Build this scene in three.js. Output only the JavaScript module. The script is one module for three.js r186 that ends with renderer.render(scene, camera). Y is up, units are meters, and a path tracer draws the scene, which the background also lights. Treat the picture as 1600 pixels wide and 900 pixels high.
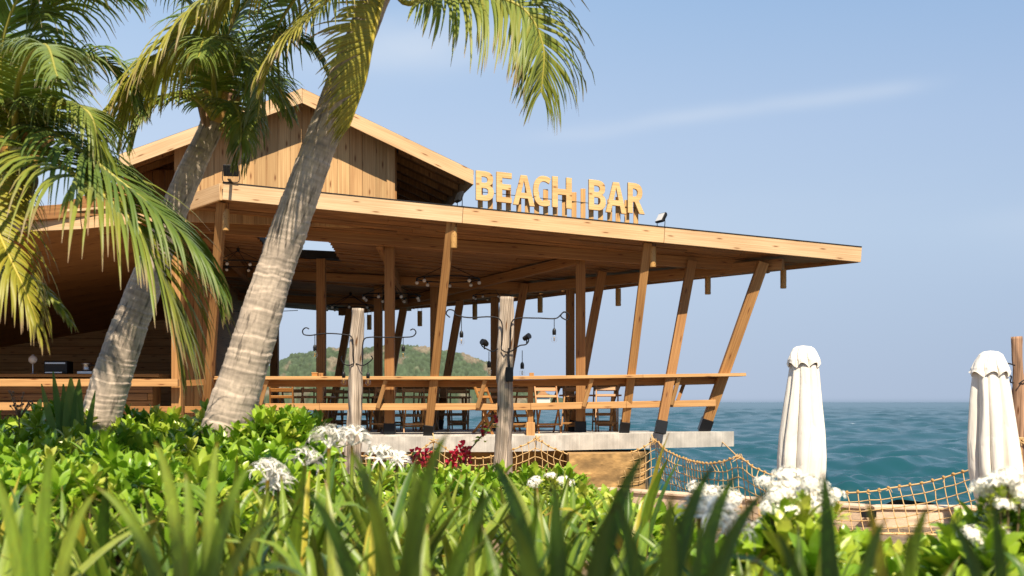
import * as THREE from 'three';
import { RoundedBoxGeometry } from 'three/addons/geometries/RoundedBoxGeometry.js';
import { mergeGeometries, mergeVertices } from 'three/addons/utils/BufferGeometryUtils.js';
import { TextGeometry } from 'three/addons/geometries/TextGeometry.js';
import { FontLoader } from 'three/addons/loaders/FontLoader.js';

// ---------------------------------------------------------------- camera, sky, sun, exposure
const F = 1800, HOR = 628;                       // focal length and horizon, in units of a 1600 x 900 frame
const camera = new THREE.PerspectiveCamera(2 * Math.atan(450 / F) * 180 / Math.PI, 16 / 9, 0.1, 9000);
camera.position.set(0, 0, 0);
camera.setViewOffset(1600, 900, 0, 450 - HOR, 1600, 900);   // rising front: verticals stay vertical
camera.focus = 19; camera.userData.fStop = 2.6;
const scene = new THREE.Scene();
const renderer = new THREE.WebGLRenderer({ antialias: true });
renderer.toneMapping = THREE.LinearToneMapping;
renderer.toneMappingExposure = 1.7;
renderer.shadowMap.enabled = true;
const V = (x, y, z) => new THREE.Vector3(x, y, z);
const sunEl = 53 * Math.PI / 180, sunAz = 12 * Math.PI / 180;
const sunDir = V(Math.sin(sunAz) * Math.cos(sunEl), Math.sin(sunEl), Math.cos(sunAz) * Math.cos(sunEl));
const sun = new THREE.DirectionalLight(0xfff0d8, 4.9);
sun.position.copy(sunDir).multiplyScalar(60).add(V(0, 0, -18)); sun.target.position.set(0, 0, -18);
sun.castShadow = true; sun.shadow.mapSize.set(4096, 4096);
Object.assign(sun.shadow.camera, { left: -26, right: 26, top: 26, bottom: -26, near: 1, far: 140 });
scene.add(sun, sun.target);

// seeded random and noise
function rng(s) { let a = s >>> 0; return () => { a = (a + 0x6D2B79F5) >>> 0; let t = Math.imul(a ^ (a >>> 15), 1 | a); t = (t + Math.imul(t ^ (t >>> 7), 61 | t)) ^ t; return ((t ^ (t >>> 14)) >>> 0) / 4294967296; }; }
const R = rng(7); const rr = (a, b) => a + (b - a) * R();
const clamp = (x, a = 0, b = 1) => Math.min(b, Math.max(a, x));
const lerp = (a, b, t) => a + (b - a) * t;
const sstep = (a, b, x) => { const t = clamp((x - a) / (b - a)); return t * t * (3 - 2 * t); };
function hash(x, y, s) { let h = Math.imul(x | 0, 374761393) + Math.imul(y | 0, 668265263) + Math.imul(s | 0, 2147483647 ^ 974711); h = Math.imul(h ^ (h >>> 13), 1274126177); return ((h ^ (h >>> 16)) >>> 0) / 4294967296; }
function vn(x, y, s = 0, px = 0, py = 0) {       // value noise, periodic when px / py are given
  const xi = Math.floor(x), yi = Math.floor(y), fx = x - xi, fy = y - yi, w = (v, p) => p ? ((v % p) + p) % p : v;
  const u = fx * fx * (3 - 2 * fx), v = fy * fy * (3 - 2 * fy);
  const a = hash(w(xi, px), w(yi, py), s), b = hash(w(xi + 1, px), w(yi, py), s), c = hash(w(xi, px), w(yi + 1, py), s), d = hash(w(xi + 1, px), w(yi + 1, py), s);
  return a + (b - a) * u + (c - a) * v + (a - b - c + d) * u * v;
}
function fbm(x, y, o = 4, s = 0, px = 0, py = 0) { let t = 0, a = 0.5, n = 0; for (let i = 0; i < o; i++) { t += a * vn(x, y, s + i * 17, px, py); n += a; a *= 0.5; x *= 2; y *= 2; px *= 2; py *= 2; } return t / n; }

// the sky: clear blue with a pale band and thin cirrus streaks
{
  const W = 1536, H = 768, d = new Float32Array(W * H * 4);
  const stops = [[0, [0.47, 0.555, 0.70]], [3, [0.49, 0.59, 0.745]], [8, [0.525, 0.65, 0.82]], [13, [0.47, 0.605, 0.815]], [19, [0.36, 0.525, 0.775]], [35, [0.25, 0.42, 0.72]], [60, [0.15, 0.30, 0.62]], [90, [0.11, 0.25, 0.56]]];
  for (let j = 0; j < H; j++) for (let i = 0; i < W; i++) {
    const az = ((i + 0.5) / W - 0.25) * 360, el = ((j + 0.5) / H - 0.5) * 180, k = (j * W + i) * 4;
    let c = stops[0][1];
    for (let q = 0; q < stops.length - 1; q++) if (el >= stops[q][0]) { const t = clamp((el - stops[q][0]) / (stops[q + 1][0] - stops[q][0])); c = stops[q][1].map((v, m) => lerp(v, stops[q + 1][1][m], t)); }
    if (el < 0) c = [0.30, 0.40, 0.50];
    const side = 1 - 0.17 * Math.sin(clamp(az, -90, 90) * Math.PI / 180) * 1.9;    // the air is paler towards the land side
    let out = [c[0] * lerp(1, side, 1), c[1] * lerp(1, side, 0.75), c[2] * lerp(1, side, 0.45)];
    if (el > 1) {
      const x = az - el * 0.3, y = el - az * 0.075;
      let ci = Math.pow(fbm(x * 0.045 + 3.1, y * 0.42 + 0.4, 5, 5), 2.2) * 0.75 * sstep(0.42, 0.66, fbm(x * 0.02 + 9, y * 0.12, 3, 31));
      ci += 0.20 * Math.exp(-Math.pow((y - 13.1 - 0.5 * (vn(x * 0.25, 1, 3) - 0.5)) / 0.33, 2)) * sstep(-1, 4, az) * (1 - sstep(17, 22, az)) * (0.5 + 0.9 * vn(x * 0.7, y * 2, 77));
      ci += 0.45 * Math.exp(-Math.pow((y - 17.6) / 1.3, 2)) * Math.exp(-Math.pow((az + 5) / 5, 2)) * (0.3 + 1.1 * fbm(x * 0.25, y * 0.9, 4, 12));
      ci = clamp(ci, 0, 0.8);
      out = out.map((v, m) => lerp(v, [0.84, 0.88, 0.93][m], ci));
    }
    d[k] = out[0] * 0.6; d[k + 1] = out[1] * 0.6; d[k + 2] = out[2] * 0.6; d[k + 3] = 1;
  }
  const t = new THREE.DataTexture(d, W, H, THREE.RGBAFormat, THREE.FloatType);
  t.mapping = THREE.EquirectangularReflectionMapping; t.magFilter = t.minFilter = THREE.LinearFilter; t.wrapS = THREE.RepeatWrapping; t.needsUpdate = true;
  scene.background = t; scene.environment = t;
}

// ---------------------------------------------------------------- helpers
const at = (u, v, d) => V((u - 800) * d / F, (HOR - v) * d / F, -d);     // a point seen at (u, v), d metres away
const Y = V(0, 1, 0);
const taken = {};
function numbered(n) { const k = taken[n] = (taken[n] ?? -1) + 1; return k ? `${n}_${String(k).padStart(3, '0')}` : n; }
function shade(o) { o.traverse(m => { if (m.isMesh) { m.castShadow = m.receiveShadow = true; } }); return o; }
function thing(name, label, category, pos = V(0, 0, 0), group) {
  const o = new THREE.Group(); o.name = numbered(name); o.position.copy(pos); o.userData = { label, category }; if (group) o.userData.group = group;
  scene.add(o); return o;
}
function topOf(o) { while (o.parent && o.parent !== scene) o = o.parent; return o; }
function add(parent, name, geo, mat) {            // geometry is given in world metres
  const m = new THREE.Mesh(geo, mat); m.name = name; m.castShadow = m.receiveShadow = true;
  const p = topOf(parent).position; geo.translate(-p.x, -p.y, -p.z); parent.add(m); return m;
}
function addLocal(parent, name, geo, mat, pos) { const m = new THREE.Mesh(geo, mat); m.name = name; m.castShadow = m.receiveShadow = true; if (pos) m.position.copy(pos); parent.add(m); return m; }
function struct(name, geo, mat, kind = 'structure', label) { const m = new THREE.Mesh(geo, mat); m.name = name; m.castShadow = m.receiveShadow = true; m.userData.kind = kind; if (label) m.userData.label = label; scene.add(m); return m; }
function copyOf(root, pos, turn = 0, label, scale) { const c = root.clone(); c.name = numbered(root.name.replace(/_\d{3}$/, '')); c.userData = { ...root.userData }; if (label) c.userData.label = label; c.position.copy(pos); c.rotation.y = turn; if (scale) c.scale.setScalar(scale); scene.add(c); return c; }
const merge = l => mergeGeometries(l.map(g => { const q = g.index ? g.toNonIndexed() : g; for (const a of Object.keys(q.attributes)) if (!['position', 'normal', 'uv', 'color'].includes(a)) q.deleteAttribute(a); return q; }));
function woodUV(g, su = 2, sv = 0.4) {
  const p = g.attributes.position, n = g.attributes.normal, uv = g.attributes.uv, ou = R() * 3, ov = R() * 3;
  for (let i = 0; i < p.count; i++) { const ax = Math.abs(n.getX(i)), ay = Math.abs(n.getY(i)), az = Math.abs(n.getZ(i)); if (ax > ay && ax > az) uv.setXY(i, p.getY(i) / su + ou, p.getZ(i) / sv + ov); else uv.setXY(i, p.getX(i) / su + ou, (ay > az ? p.getZ(i) : p.getY(i)) / sv + ov); }
  return g;
}
function frame(x, up) { const z = V().crossVectors(x, up); if (z.lengthSq() < 1e-6) z.crossVectors(x, V(0, 0, 1)); z.normalize(); const y = V().crossVectors(z, x).normalize(); return [x, y, z]; }
function beam(p0, p1, w, h, up = Y, r = 0.006) {  // a squared timber from p0 to p1, h along up, w across
  const x = V().subVectors(p1, p0), L = x.length(); x.normalize();
  const g = woodUV(r ? new RoundedBoxGeometry(L, h, w, 1, Math.min(r, h * 0.3, w * 0.3)) : new BoxG(L, h, w));
  const [a, b, c] = frame(x, up);
  return g.applyMatrix4(new THREE.Matrix4().makeBasis(a, b, c).setPosition(V().addVectors(p0, p1).multiplyScalar(0.5)));
}
class BoxG extends THREE.BoxGeometry {}
const rod = (p0, p1, r0, r1 = r0, n = 8) => { const x = V().subVectors(p1, p0), L = x.length(); const g = new THREE.CylinderGeometry(r1, r0, L, n); g.applyQuaternion(new THREE.Quaternion().setFromUnitVectors(Y, x.normalize())); return g.translate(...V().addVectors(p0, p1).multiplyScalar(0.5)); };
const tube = (pts, r, n = 24, rad = 6, closed = false) => new THREE.TubeGeometry(new THREE.CatmullRomCurve3(pts, closed), n, r, rad, closed);

// ---------------------------------------------------------------- materials
function tex(w, h, fn, srgb = true) {
  const d = new Uint8Array(w * h * 4);
  for (let j = 0; j < h; j++) for (let i = 0; i < w; i++) { const c = fn(i / w, j / h), k = (j * w + i) * 4; d[k] = clamp(c[0]) * 255; d[k + 1] = clamp(c[1]) * 255; d[k + 2] = clamp(c[2]) * 255; d[k + 3] = 255; }
  const t = new THREE.DataTexture(d, w, h); t.wrapS = t.wrapT = THREE.RepeatWrapping; t.magFilter = THREE.LinearFilter; t.minFilter = THREE.LinearMipmapLinearFilter; t.generateMipmaps = true; if (srgb) t.colorSpace = THREE.SRGBColorSpace; t.needsUpdate = true; return t;
}
const knots = [[0.13, 0.3], [0.42, 0.72], [0.67, 0.2], [0.88, 0.55], [0.3, 0.95]];
function grain(u, v, s) {                          // 0..1 streaks running along u, with knots
  let kv = 0, dk = 0;
  for (const [a, b] of knots) { const du = Math.min(Math.abs(u - a), 1 - Math.abs(u - a)) * 5, dv = Math.min(Math.abs(v - b), 1 - Math.abs(v - b)), q = Math.exp(-(du * du * 60 + dv * dv * 1600)); dk += q; kv += q * 0.06; }
  const g = fbm(u * 2, (v + kv) * 40, 4, s, 2, 40), f = fbm(u * 6, (v + kv) * 128, 2, s + 50, 6, 128), l = fbm(u * 3, v * 4, 3, s + 90, 3, 4);
  return [clamp(g * 0.5 + f * 0.25 + l * 0.3 - 0.03), dk];
}
function woodTex(dark, light, s, knot = 0.6) { return tex(768, 256, (u, v) => { const [g, k] = grain(u, v, s), t = sstep(0.22, 0.8, g), q = 1 - knot * Math.min(1, k * 1.2); return [0, 1, 2].map(i => lerp(dark[i], light[i], t) * lerp(1, q, [0.6, 0.8, 1][i])); }); }
const woodBump = tex(512, 256, (u, v) => { const g = grain(u, v, 3)[0]; return [g, g, g]; }, false);
const WT = {
  pale: woodTex([0.735, 0.60, 0.44], [0.86, 0.745, 0.585], 11), honey: woodTex([0.67, 0.515, 0.335], [0.83, 0.69, 0.485], 21), orange: woodTex([0.565, 0.395, 0.215], [0.73, 0.55, 0.325], 31),
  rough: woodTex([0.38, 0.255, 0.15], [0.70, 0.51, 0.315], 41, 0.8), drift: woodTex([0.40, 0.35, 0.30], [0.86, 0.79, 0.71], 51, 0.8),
};
const wm = (k, tint = 1, rough = 0.75) => new THREE.MeshStandardMaterial({ map: WT[k], bumpMap: woodBump, bumpScale: k === 'rough' || k === 'drift' ? 0.006 : 0.002, roughness: rough, color: new THREE.Color().setRGB(...(Array.isArray(tint) ? tint : [tint, tint, tint])) });
const M = {
  fascia: [wm('pale', 1), wm('pale', [1, 0.94, 0.86]), wm('pale', [0.95, 0.93, 0.9])],
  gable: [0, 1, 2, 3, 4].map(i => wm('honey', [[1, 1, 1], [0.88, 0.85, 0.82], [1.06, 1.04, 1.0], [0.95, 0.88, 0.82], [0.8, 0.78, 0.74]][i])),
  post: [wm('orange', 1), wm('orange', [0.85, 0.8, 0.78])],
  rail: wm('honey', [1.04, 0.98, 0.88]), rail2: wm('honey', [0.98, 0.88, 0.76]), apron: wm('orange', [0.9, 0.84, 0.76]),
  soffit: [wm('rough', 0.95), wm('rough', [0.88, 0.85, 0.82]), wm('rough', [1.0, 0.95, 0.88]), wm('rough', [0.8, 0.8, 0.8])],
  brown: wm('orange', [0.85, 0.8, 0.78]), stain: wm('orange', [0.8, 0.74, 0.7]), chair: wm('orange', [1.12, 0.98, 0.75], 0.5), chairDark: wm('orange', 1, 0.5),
  sign: wm('pale', [1.03, 0.98, 0.74]), slat: wm('honey', [1.05, 1, 0.85]), drift: wm('drift', 1, 0.95), drift2: wm('drift', [0.72, 0.52, 0.4], 0.95),
  bamboo: new THREE.MeshStandardMaterial({ color: 0xb98f52, roughness: 0.55 }),
  black: new THREE.MeshStandardMaterial({ color: 0x0c0c0d, roughness: 0.5 }), iron: new THREE.MeshStandardMaterial({ color: 0x17161a, roughness: 0.55, metalness: 0.4 }),
  shoe: new THREE.MeshStandardMaterial({ color: 0x14171c, roughness: 0.45, metalness: 0.3 }),
  glass: new THREE.MeshPhysicalMaterial({ color: 0xffffff, transmission: 1, roughness: 0.03, thickness: 0, ior: 1.5 }),
  frost: new THREE.MeshStandardMaterial({ color: 0xd8d4cc, roughness: 0.25 }), brass: new THREE.MeshStandardMaterial({ color: 0xc9a25a, metalness: 0.8, roughness: 0.35 }),
  steel: new THREE.MeshStandardMaterial({ color: 0xb8bcc0, metalness: 0.9, roughness: 0.3 }),
  dark: new THREE.MeshStandardMaterial({ color: 0x5b5e63, roughness: 0.85 }), tin: new THREE.MeshStandardMaterial({ color: 0x2b2826, roughness: 0.6, metalness: 0.3 }),
  rope: new THREE.MeshStandardMaterial({ color: 0xcaa977, roughness: 0.95 }), ropeDark: new THREE.MeshStandardMaterial({ color: 0xa9854f, roughness: 0.95 }),
};
const concreteTex = tex(768, 256, (u, v) => { const b = fbm(u * 10, v * 3, 5, 3, 10, 3), st = fbm(u * 90, v * 1, 3, 8, 90, 1), sp = vn(u * 256, v * 86, 5, 256, 86); let g = 0.60 + 0.26 * b + 0.10 * (st - 0.5) - 0.05 * sp; return [g, g * 0.975, g * 0.93]; });
M.concrete = new THREE.MeshStandardMaterial({ map: concreteTex, bumpMap: concreteTex, bumpScale: 0.004, roughness: 0.9 });
const sandTex = tex(512, 512, (u, v) => { const a = fbm(u * 8, v * 8, 5, 61, 8, 8), b = vn(u * 200, v * 200, 4, 200, 200); const g = 0.68 + 0.26 * a + 0.14 * (b - 0.5); return [g * 1.02, g * 0.9, g * 0.77]; });
M.sand = new THREE.MeshStandardMaterial({ map: sandTex, bumpMap: sandTex, bumpScale: 0.012, roughness: 1 });
const rockTex = tex(512, 512, (u, v) => { const a = fbm(u * 6, v * 6, 6, 71, 6, 6), c = fbm(u * 24, v * 14, 3, 72, 24, 14), g = 0.40 + 0.42 * a + 0.16 * (c - 0.5); return [g * 1.03, g * 0.82, g * 0.52]; });
M.rock = new THREE.MeshStandardMaterial({ map: rockTex, bumpMap: rockTex, bumpScale: 0.03, roughness: 0.95 });
const soilTex = tex(512, 512, (u, v) => { const a = fbm(u * 10, v * 10, 5, 81, 10, 10), b = vn(u * 150, v * 150, 9, 150, 150), g = 0.30 + 0.3 * a + 0.26 * (b - 0.5); return [g * 1.1, g * 0.93, g * 0.72]; });
M.soil = new THREE.MeshStandardMaterial({ map: soilTex, bumpMap: soilTex, bumpScale: 0.02, roughness: 1 });
const veinTex = tex(64, 512, (u, v) => { const ve = 0.5 + 0.5 * Math.cos(u * 6.283 * 9), bl = fbm(u * 5, v * 22, 4, 130), sp = sstep(0.70, 0.76, fbm(u * 7, v * 60, 3, 140)), mid = Math.exp(-Math.pow((u - 0.5) * 14, 2)); let c = [0.9, 0.92, 0.86].map(q => q * (0.84 + 0.09 * ve + 0.2 * (bl - 0.45) + 0.1 * mid)); const tip = sstep(0.93, 0.985, v + 0.05 * (fbm(u * 4, v * 40, 3, 150) - 0.5)); c = c.map((q, i) => lerp(lerp(q, [0.98, 0.86, 0.55][i], 0.45 * sp), [0.95, 0.66, 0.45][i] * 0.8, tip)); return c; });
const leafMat = (r, g, b, o = {}) => new THREE.MeshPhysicalMaterial({ color: new THREE.Color().setRGB(r, g, b), roughness: 0.55, transmission: 0.3, thickness: 0, specularIntensity: 0.6, ...o });

// ---------------------------------------------------------------- ground, sand, sea, hill
function groundY(X, d) {
  const shore = lerp(20.3, 16.9, clamp((X - 2) / 3.5)), right = sstep(-2.5, 0.8, X);
  let y = lerp(-1.05, -1.82, sstep(8.5, 14, d) * right) - 0.35 * sstep(14, 21, d) * (1 - right);
  y += 0.05 * (fbm(X * 0.9 + 40, d * 0.9, 3, 2) - 0.5);
  const edge = X > 1.5 ? shore : 30;
  return y - 3.5 * sstep(edge + 0.3, edge + 2.5, d);
}
{
  const nx = 150, nd = 150, pos = [], uv = [], idx = [];
  for (let j = 0; j <= nd; j++) for (let i = 0; i <= nx; i++) { const X = lerp(-22, 22, i / nx), d = lerp(-10, 34, j / nd); pos.push(X, groundY(X, d), -d); uv.push(X / 1.6, d / 1.6); }
  for (let j = 0; j < nd; j++) for (let i = 0; i < nx; i++) { const a = j * (nx + 1) + i, b = a + 1, c = a + nx + 1, e = c + 1; idx.push(a, b, c, b, e, c); }
  const g = new THREE.BufferGeometry(); g.setAttribute('position', new THREE.Float32BufferAttribute(pos, 3)); g.setAttribute('uv', new THREE.Float32BufferAttribute(uv, 2)); g.setIndex(idx); g.computeVertexNormals();
  struct('ground', g, M.soil);
}
{ // the sea: one wavy sheet out to the horizon
  const nr = 760, na = 420, pos = [], col = [], idx = []; const waves = [];
  const Rw = rng(91);
  for (let k = 0; k < 28; k++) { const L = 0.62 * Math.pow(1.2, k * 0.6) * (0.9 + 0.3 * Rw()), a = Math.PI * 0.5 + (Rw() - 0.5) * 1.7; waves.push([Math.cos(a) * 6.283 / L, Math.sin(a) * 6.283 / L, 0.021 * Math.pow(L, 0.5), Rw() * 6.28, L]); }
  for (let j = 0; j <= nr; j++) { const d = 19 * Math.pow(7500 / 19, Math.pow(j / nr, 1.35)), step = d * 0.0085;
    for (let i = 0; i <= na; i++) { const s = lerp(-0.62, 0.62, i / na), x = s * d; let y = 0;
      for (const w of waves) { const att = sstep(0.9, 3.2, w[4] / Math.max(step, 0.05)); if (att > 0) { const ph = w[0] * x + w[1] * d + w[3] + 1.3 * vn(x * 0.06, d * 0.06, 4); const c = Math.cos(ph); y += att * w[2] * (c + 0.35 * c * c); } }
      y *= 0.5 + 1.15 * fbm(x * 0.05 + 7, d * 0.035, 3, 15);
      pos.push(x, -2.6 + y, -d); const fo = y > 0.1 ? 0.9 * sstep(0.955, 0.985, vn(x * 1.1, d * 0.3, 71)) * sstep(0.1, 0.18, y) * sstep(70, 95, d) * (1 - sstep(200, 260, d)) : 0; col.push(lerp(0.012, 0.75, clamp(fo)), lerp(0.062, 0.78, clamp(fo)), lerp(0.078, 0.8, clamp(fo))); } }
  for (let j = 0; j < nr; j++) for (let i = 0; i < na; i++) { const a = j * (na + 1) + i, b = a + 1, c = a + na + 1, e = c + 1; idx.push(a, b, c, b, e, c); }
  const g = new THREE.BufferGeometry(); g.setAttribute('position', new THREE.Float32BufferAttribute(pos, 3)); g.setIndex(idx); g.computeVertexNormals();
  g.setAttribute('color', new THREE.Float32BufferAttribute(col, 3)); M.sea = new THREE.MeshPhysicalMaterial({ vertexColors: true, roughness: 0.22, ior: 1.33, specularIntensity: 0.42 });
  struct('sea', g, M.sea);
}
{ // the wooded headland across the bay
  const prof = [[300, 630], [400, 612], [432, 566], [470, 553], [510, 547], [560, 545], [610, 540], [650, 541], [690, 549], [730, 557], [762, 568], [800, 592], [840, 612], [880, 622], [930, 631]];
  const D = 900, hAt = u => { for (let i = 0; i < prof.length - 1; i++) if (u <= prof[i + 1][0]) { const t = clamp((u - prof[i][0]) / (prof[i + 1][0] - prof[i][0])); return lerp(prof[i][1], prof[i + 1][1], t * t * (3 - 2 * t) * 0.5 + t * 0.5); } return 631; };
  const nx = 420, nz = 110, pos = [], col = [], idx = [];
  for (let j = 0; j <= nz; j++) for (let i = 0; i <= nx; i++) {
    const u = lerp(296, 934, i / nx), q = j / nz * 2 - 1, d = D + q * 75; const x = (u - 800) * D / F;
    const h = (HOR - hAt(u)) * D / F + 2.6, top = Math.pow(Math.max(0, 1 - q * q), 0.62);
    const bush = fbm(x * 0.42, d * 0.42, 3, 6), big = fbm(x * 0.05, d * 0.05, 4, 19);
    pos.push(x, -3.2 + h * top + (bush - 0.5) * 5.5 * Math.min(1, h / 12) + (big - 0.5) * 5 * Math.min(1, h / 20) * top, -d);
    const earth = sstep(0.60, 0.74, fbm(x * 0.06 + 4, d * 0.03 + h * top * 0.06, 4, 44)), g = 0.55 + 0.9 * bush, br = fbm(x * 0.8, d * 0.8, 2, 3);
    const c = [lerp(0.05, 0.15, earth) * g, lerp(0.074, 0.125, earth) * g, lerp(0.038, 0.085, earth) * g].map(v => v * (0.5 + 1.0 * br)); col.push(...c);
  }
  for (let j = 0; j < nz; j++) for (let i = 0; i < nx; i++) { const a = j * (nx + 1) + i, b = a + 1, c = a + nx + 1, e = c + 1; idx.push(a, b, c, b, e, c); }
  const g = new THREE.BufferGeometry(); g.setAttribute('position', new THREE.Float32BufferAttribute(pos, 3)); g.setAttribute('color', new THREE.Float32BufferAttribute(col, 3)); g.setIndex(idx); g.computeVertexNormals();
  struct('hill', g, new THREE.MeshStandardMaterial({ vertexColors: true, roughness: 1 }));
}
// ---------------------------------------------------------------- the pavilion
const deckY = X => -0.635 + (X > 0 ? 0.018 * X : 0);
const deckFront = X => X < -0.2 ? 21.2 : 21.2 + (X + 0.2) * 0.158;
const roofY = (X, d) => 5.325 - 0.0488 * X - 0.1141 * d;               // underside of the fascia boards
const W3 = (X, y, d) => V(X, y, -d);
const pav = thing('beach_pavilion', 'open timber beach bar pavilion with leaning posts on a concrete deck', 'pavilion', W3(-1, -2, 24));
function polySlab(poly, yTop, yBot) {             // poly: [X, d] going round; yTop / yBot are functions of X, d
  const tri = THREE.ShapeUtils.triangulateShape(poly.map(p => new THREE.Vector2(p[0], p[1])), []), pos = [], uv = [];
  const P = (p, f) => [p[0], f(p[0], p[1]), -p[1]];
  for (const t of tri) { for (const k of t) { pos.push(...P(poly[k], yTop)); uv.push(poly[k][0] / 2, poly[k][1] / 0.7); } for (const k of [...t].reverse()) { pos.push(...P(poly[k], yBot)); uv.push(poly[k][0] / 2, poly[k][1] / 0.7); } }
  let run = 0;
  poly.forEach((p, i) => { const q = poly[(i + 1) % poly.length], l = Math.hypot(q[0] - p[0], q[1] - p[1]), a = P(p, yTop), b = P(q, yTop), c = P(p, yBot), e = P(q, yBot); pos.push(...a, ...c, ...b, ...b, ...c, ...e); const u0 = run / 2, u1 = (run + l) / 2, h = (a[1] - c[1]) / 0.7; uv.push(u0, h, u0, 0, u1, h, u1, h, u0, 0, u1, 0); run += l; });
  const g = new THREE.BufferGeometry(); g.setAttribute('position', new THREE.Float32BufferAttribute(pos, 3)); g.setAttribute('uv', new THREE.Float32BufferAttribute(uv, 2)); g.computeVertexNormals(); return g;
}
const deckPoly = [[-13, 21.2], [-0.2, 21.2], [4.22, 21.9], [3.2, 22.75], [-3.6, 28.6], [-13, 30]];
add(pav, 'deck', polySlab(deckPoly, X => deckY(X), X => deckY(X) - 0.285), M.concrete);
{ // masonry foot under the deck, its corner standing proud into the sun
  const blk = (poly, y0, y1, m, n) => add(pav, n, polySlab(poly, () => y1, () => y0), m);
  blk([[-12, 22.0], [1.0, 22.0], [1.0, 24.5], [-12, 27]], -2.8, deckY(0) - 0.287, M.rock, 'base_wall');
  blk([[1.02, 20.6], [2.46, 21.25], [2.7, 22.6], [1.02, 22.6]], -3.4, deckY(0) - 0.30, M.rock, 'base_pier');
}
// roof of the main pavilion: fascia boards, a tin cover and soffit boards
const A = [-4.83, 19.2], B = [6.45, 21.3], ret = [-5.98, 20.4];
const roofPoly = [A, B, [2.79, 24.05], [0.03, 26.45], [-4.19, 29.0], [-9, 29.6], [-9, 23.5], ret];
const roof = add(pav, 'roof', polySlab([[-4.75, 19.32], [6.2, 21.36], [2.74, 23.95], [0.0, 26.33], [-4.2, 28.85], [-4.2, 23.5], [-3.5, 23.5], [-3.5, 21.45], [-4.85, 21.45], [-4.85, 23.5], [-4.203, 23.5], [-4.203, 28.85], [-9, 29.4], [-9, 23.6], [-5.93, 20.5]], (X, d) => roofY(X, d) + 0.255, (X, d) => roofY(X, d) + 0.10), M.tin);
function fascia(p, q, t0, t1, mat, h = 0.28, name = 'fascia_board') {
  const a = [lerp(p[0], q[0], t0), lerp(p[1], q[1], t0)], b = [lerp(p[0], q[0], t1), lerp(p[1], q[1], t1)];
  return add(roof, name, beam(W3(a[0], roofY(...a) + h / 2, a[1]), W3(b[0], roofY(...b) + h / 2, b[1]), 0.05, h), mat);
}
fascia(A, B, 0.001, 0.352, M.fascia[0]); fascia(A, B, 0.3525, 0.669, M.fascia[1]); fascia(A, B, 0.6695, 1.0, M.fascia[2]);
fascia(ret, A, 0, 0.975, M.fascia[1]);
fascia(B, [2.79, 24.05], 0.012, 0.62, M.brown); fascia(B, [2.79, 24.05], 0.622, 1, M.brown); fascia([2.79, 24.05], [0.03, 26.45], 0, 1, M.brown); fascia([0.03, 26.45], [-4.19, 29], 0, 1, M.brown);
add(roof, 'drip_edge', beam(W3(A[0], roofY(...A) + 0.2865, A[1] + 0.03), W3(B[0], roofY(...B) + 0.2865, B[1] + 0.03), 0.13, 0.012, Y, 0), M.black);
{ // soffit boards run along the front, cut to the outline and around the opening under the gable
  const dir = [B[0] - A[0], B[1] - A[1]], L = Math.hypot(...dir), e = [dir[0] / L, dir[1] / L], n = [-e[1], e[0]];
  const spanAt = k => { let lo = 1e9, hi = -1e9; const P = roofPoly.map(p => [(p[0] - A[0]) * e[0] + (p[1] - A[1]) * e[1], (p[0] - A[0]) * n[0] + (p[1] - A[1]) * n[1]]); P.forEach((p, i) => { const q = P[(i + 1) % P.length]; if ((p[1] - k) * (q[1] - k) < 0) { const s = lerp(p[0], q[0], (k - p[1]) / (q[1] - p[1])); lo = Math.min(lo, s); hi = Math.max(hi, s); } }); return [lo + 0.06, hi - 0.06]; };
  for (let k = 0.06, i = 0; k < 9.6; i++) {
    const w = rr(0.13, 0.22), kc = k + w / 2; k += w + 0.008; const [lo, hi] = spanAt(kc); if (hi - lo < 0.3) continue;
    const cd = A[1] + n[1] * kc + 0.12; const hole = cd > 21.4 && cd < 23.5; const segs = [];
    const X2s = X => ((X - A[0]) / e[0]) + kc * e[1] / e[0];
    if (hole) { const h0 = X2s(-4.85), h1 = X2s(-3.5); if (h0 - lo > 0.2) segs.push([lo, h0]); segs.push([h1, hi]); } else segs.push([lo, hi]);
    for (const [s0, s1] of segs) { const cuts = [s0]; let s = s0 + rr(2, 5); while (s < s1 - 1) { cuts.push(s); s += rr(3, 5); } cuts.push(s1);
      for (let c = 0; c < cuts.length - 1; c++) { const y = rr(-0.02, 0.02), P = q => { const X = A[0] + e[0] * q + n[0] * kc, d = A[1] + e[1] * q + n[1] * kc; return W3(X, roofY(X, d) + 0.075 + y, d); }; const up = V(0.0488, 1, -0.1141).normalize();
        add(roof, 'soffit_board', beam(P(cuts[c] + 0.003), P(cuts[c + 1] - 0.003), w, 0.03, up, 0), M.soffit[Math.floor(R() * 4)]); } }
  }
}
const under = (X, d, o) => W3(X, roofY(X, d) - o, d);
const bm = (n, a, b, w, h, m) => add(roof, n, beam(a, b, w, h), m);
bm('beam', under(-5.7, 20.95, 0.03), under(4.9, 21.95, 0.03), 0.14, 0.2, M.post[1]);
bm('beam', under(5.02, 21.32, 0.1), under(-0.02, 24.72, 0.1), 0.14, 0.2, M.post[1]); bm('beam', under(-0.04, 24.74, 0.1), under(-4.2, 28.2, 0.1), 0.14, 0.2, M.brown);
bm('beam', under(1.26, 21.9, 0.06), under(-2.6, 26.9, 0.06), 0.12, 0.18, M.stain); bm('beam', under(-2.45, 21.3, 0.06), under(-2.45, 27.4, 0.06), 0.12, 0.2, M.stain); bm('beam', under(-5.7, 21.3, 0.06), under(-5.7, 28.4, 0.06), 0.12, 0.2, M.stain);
bm('beam', under(-9, 24.6, 0.05), under(0.4, 24.6, 0.05), 0.12, 0.18, M.stain); bm('beam', under(-9, 27.2, 0.05), under(-2.3, 27.2, 0.05), 0.12, 0.18, M.stain);
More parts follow.
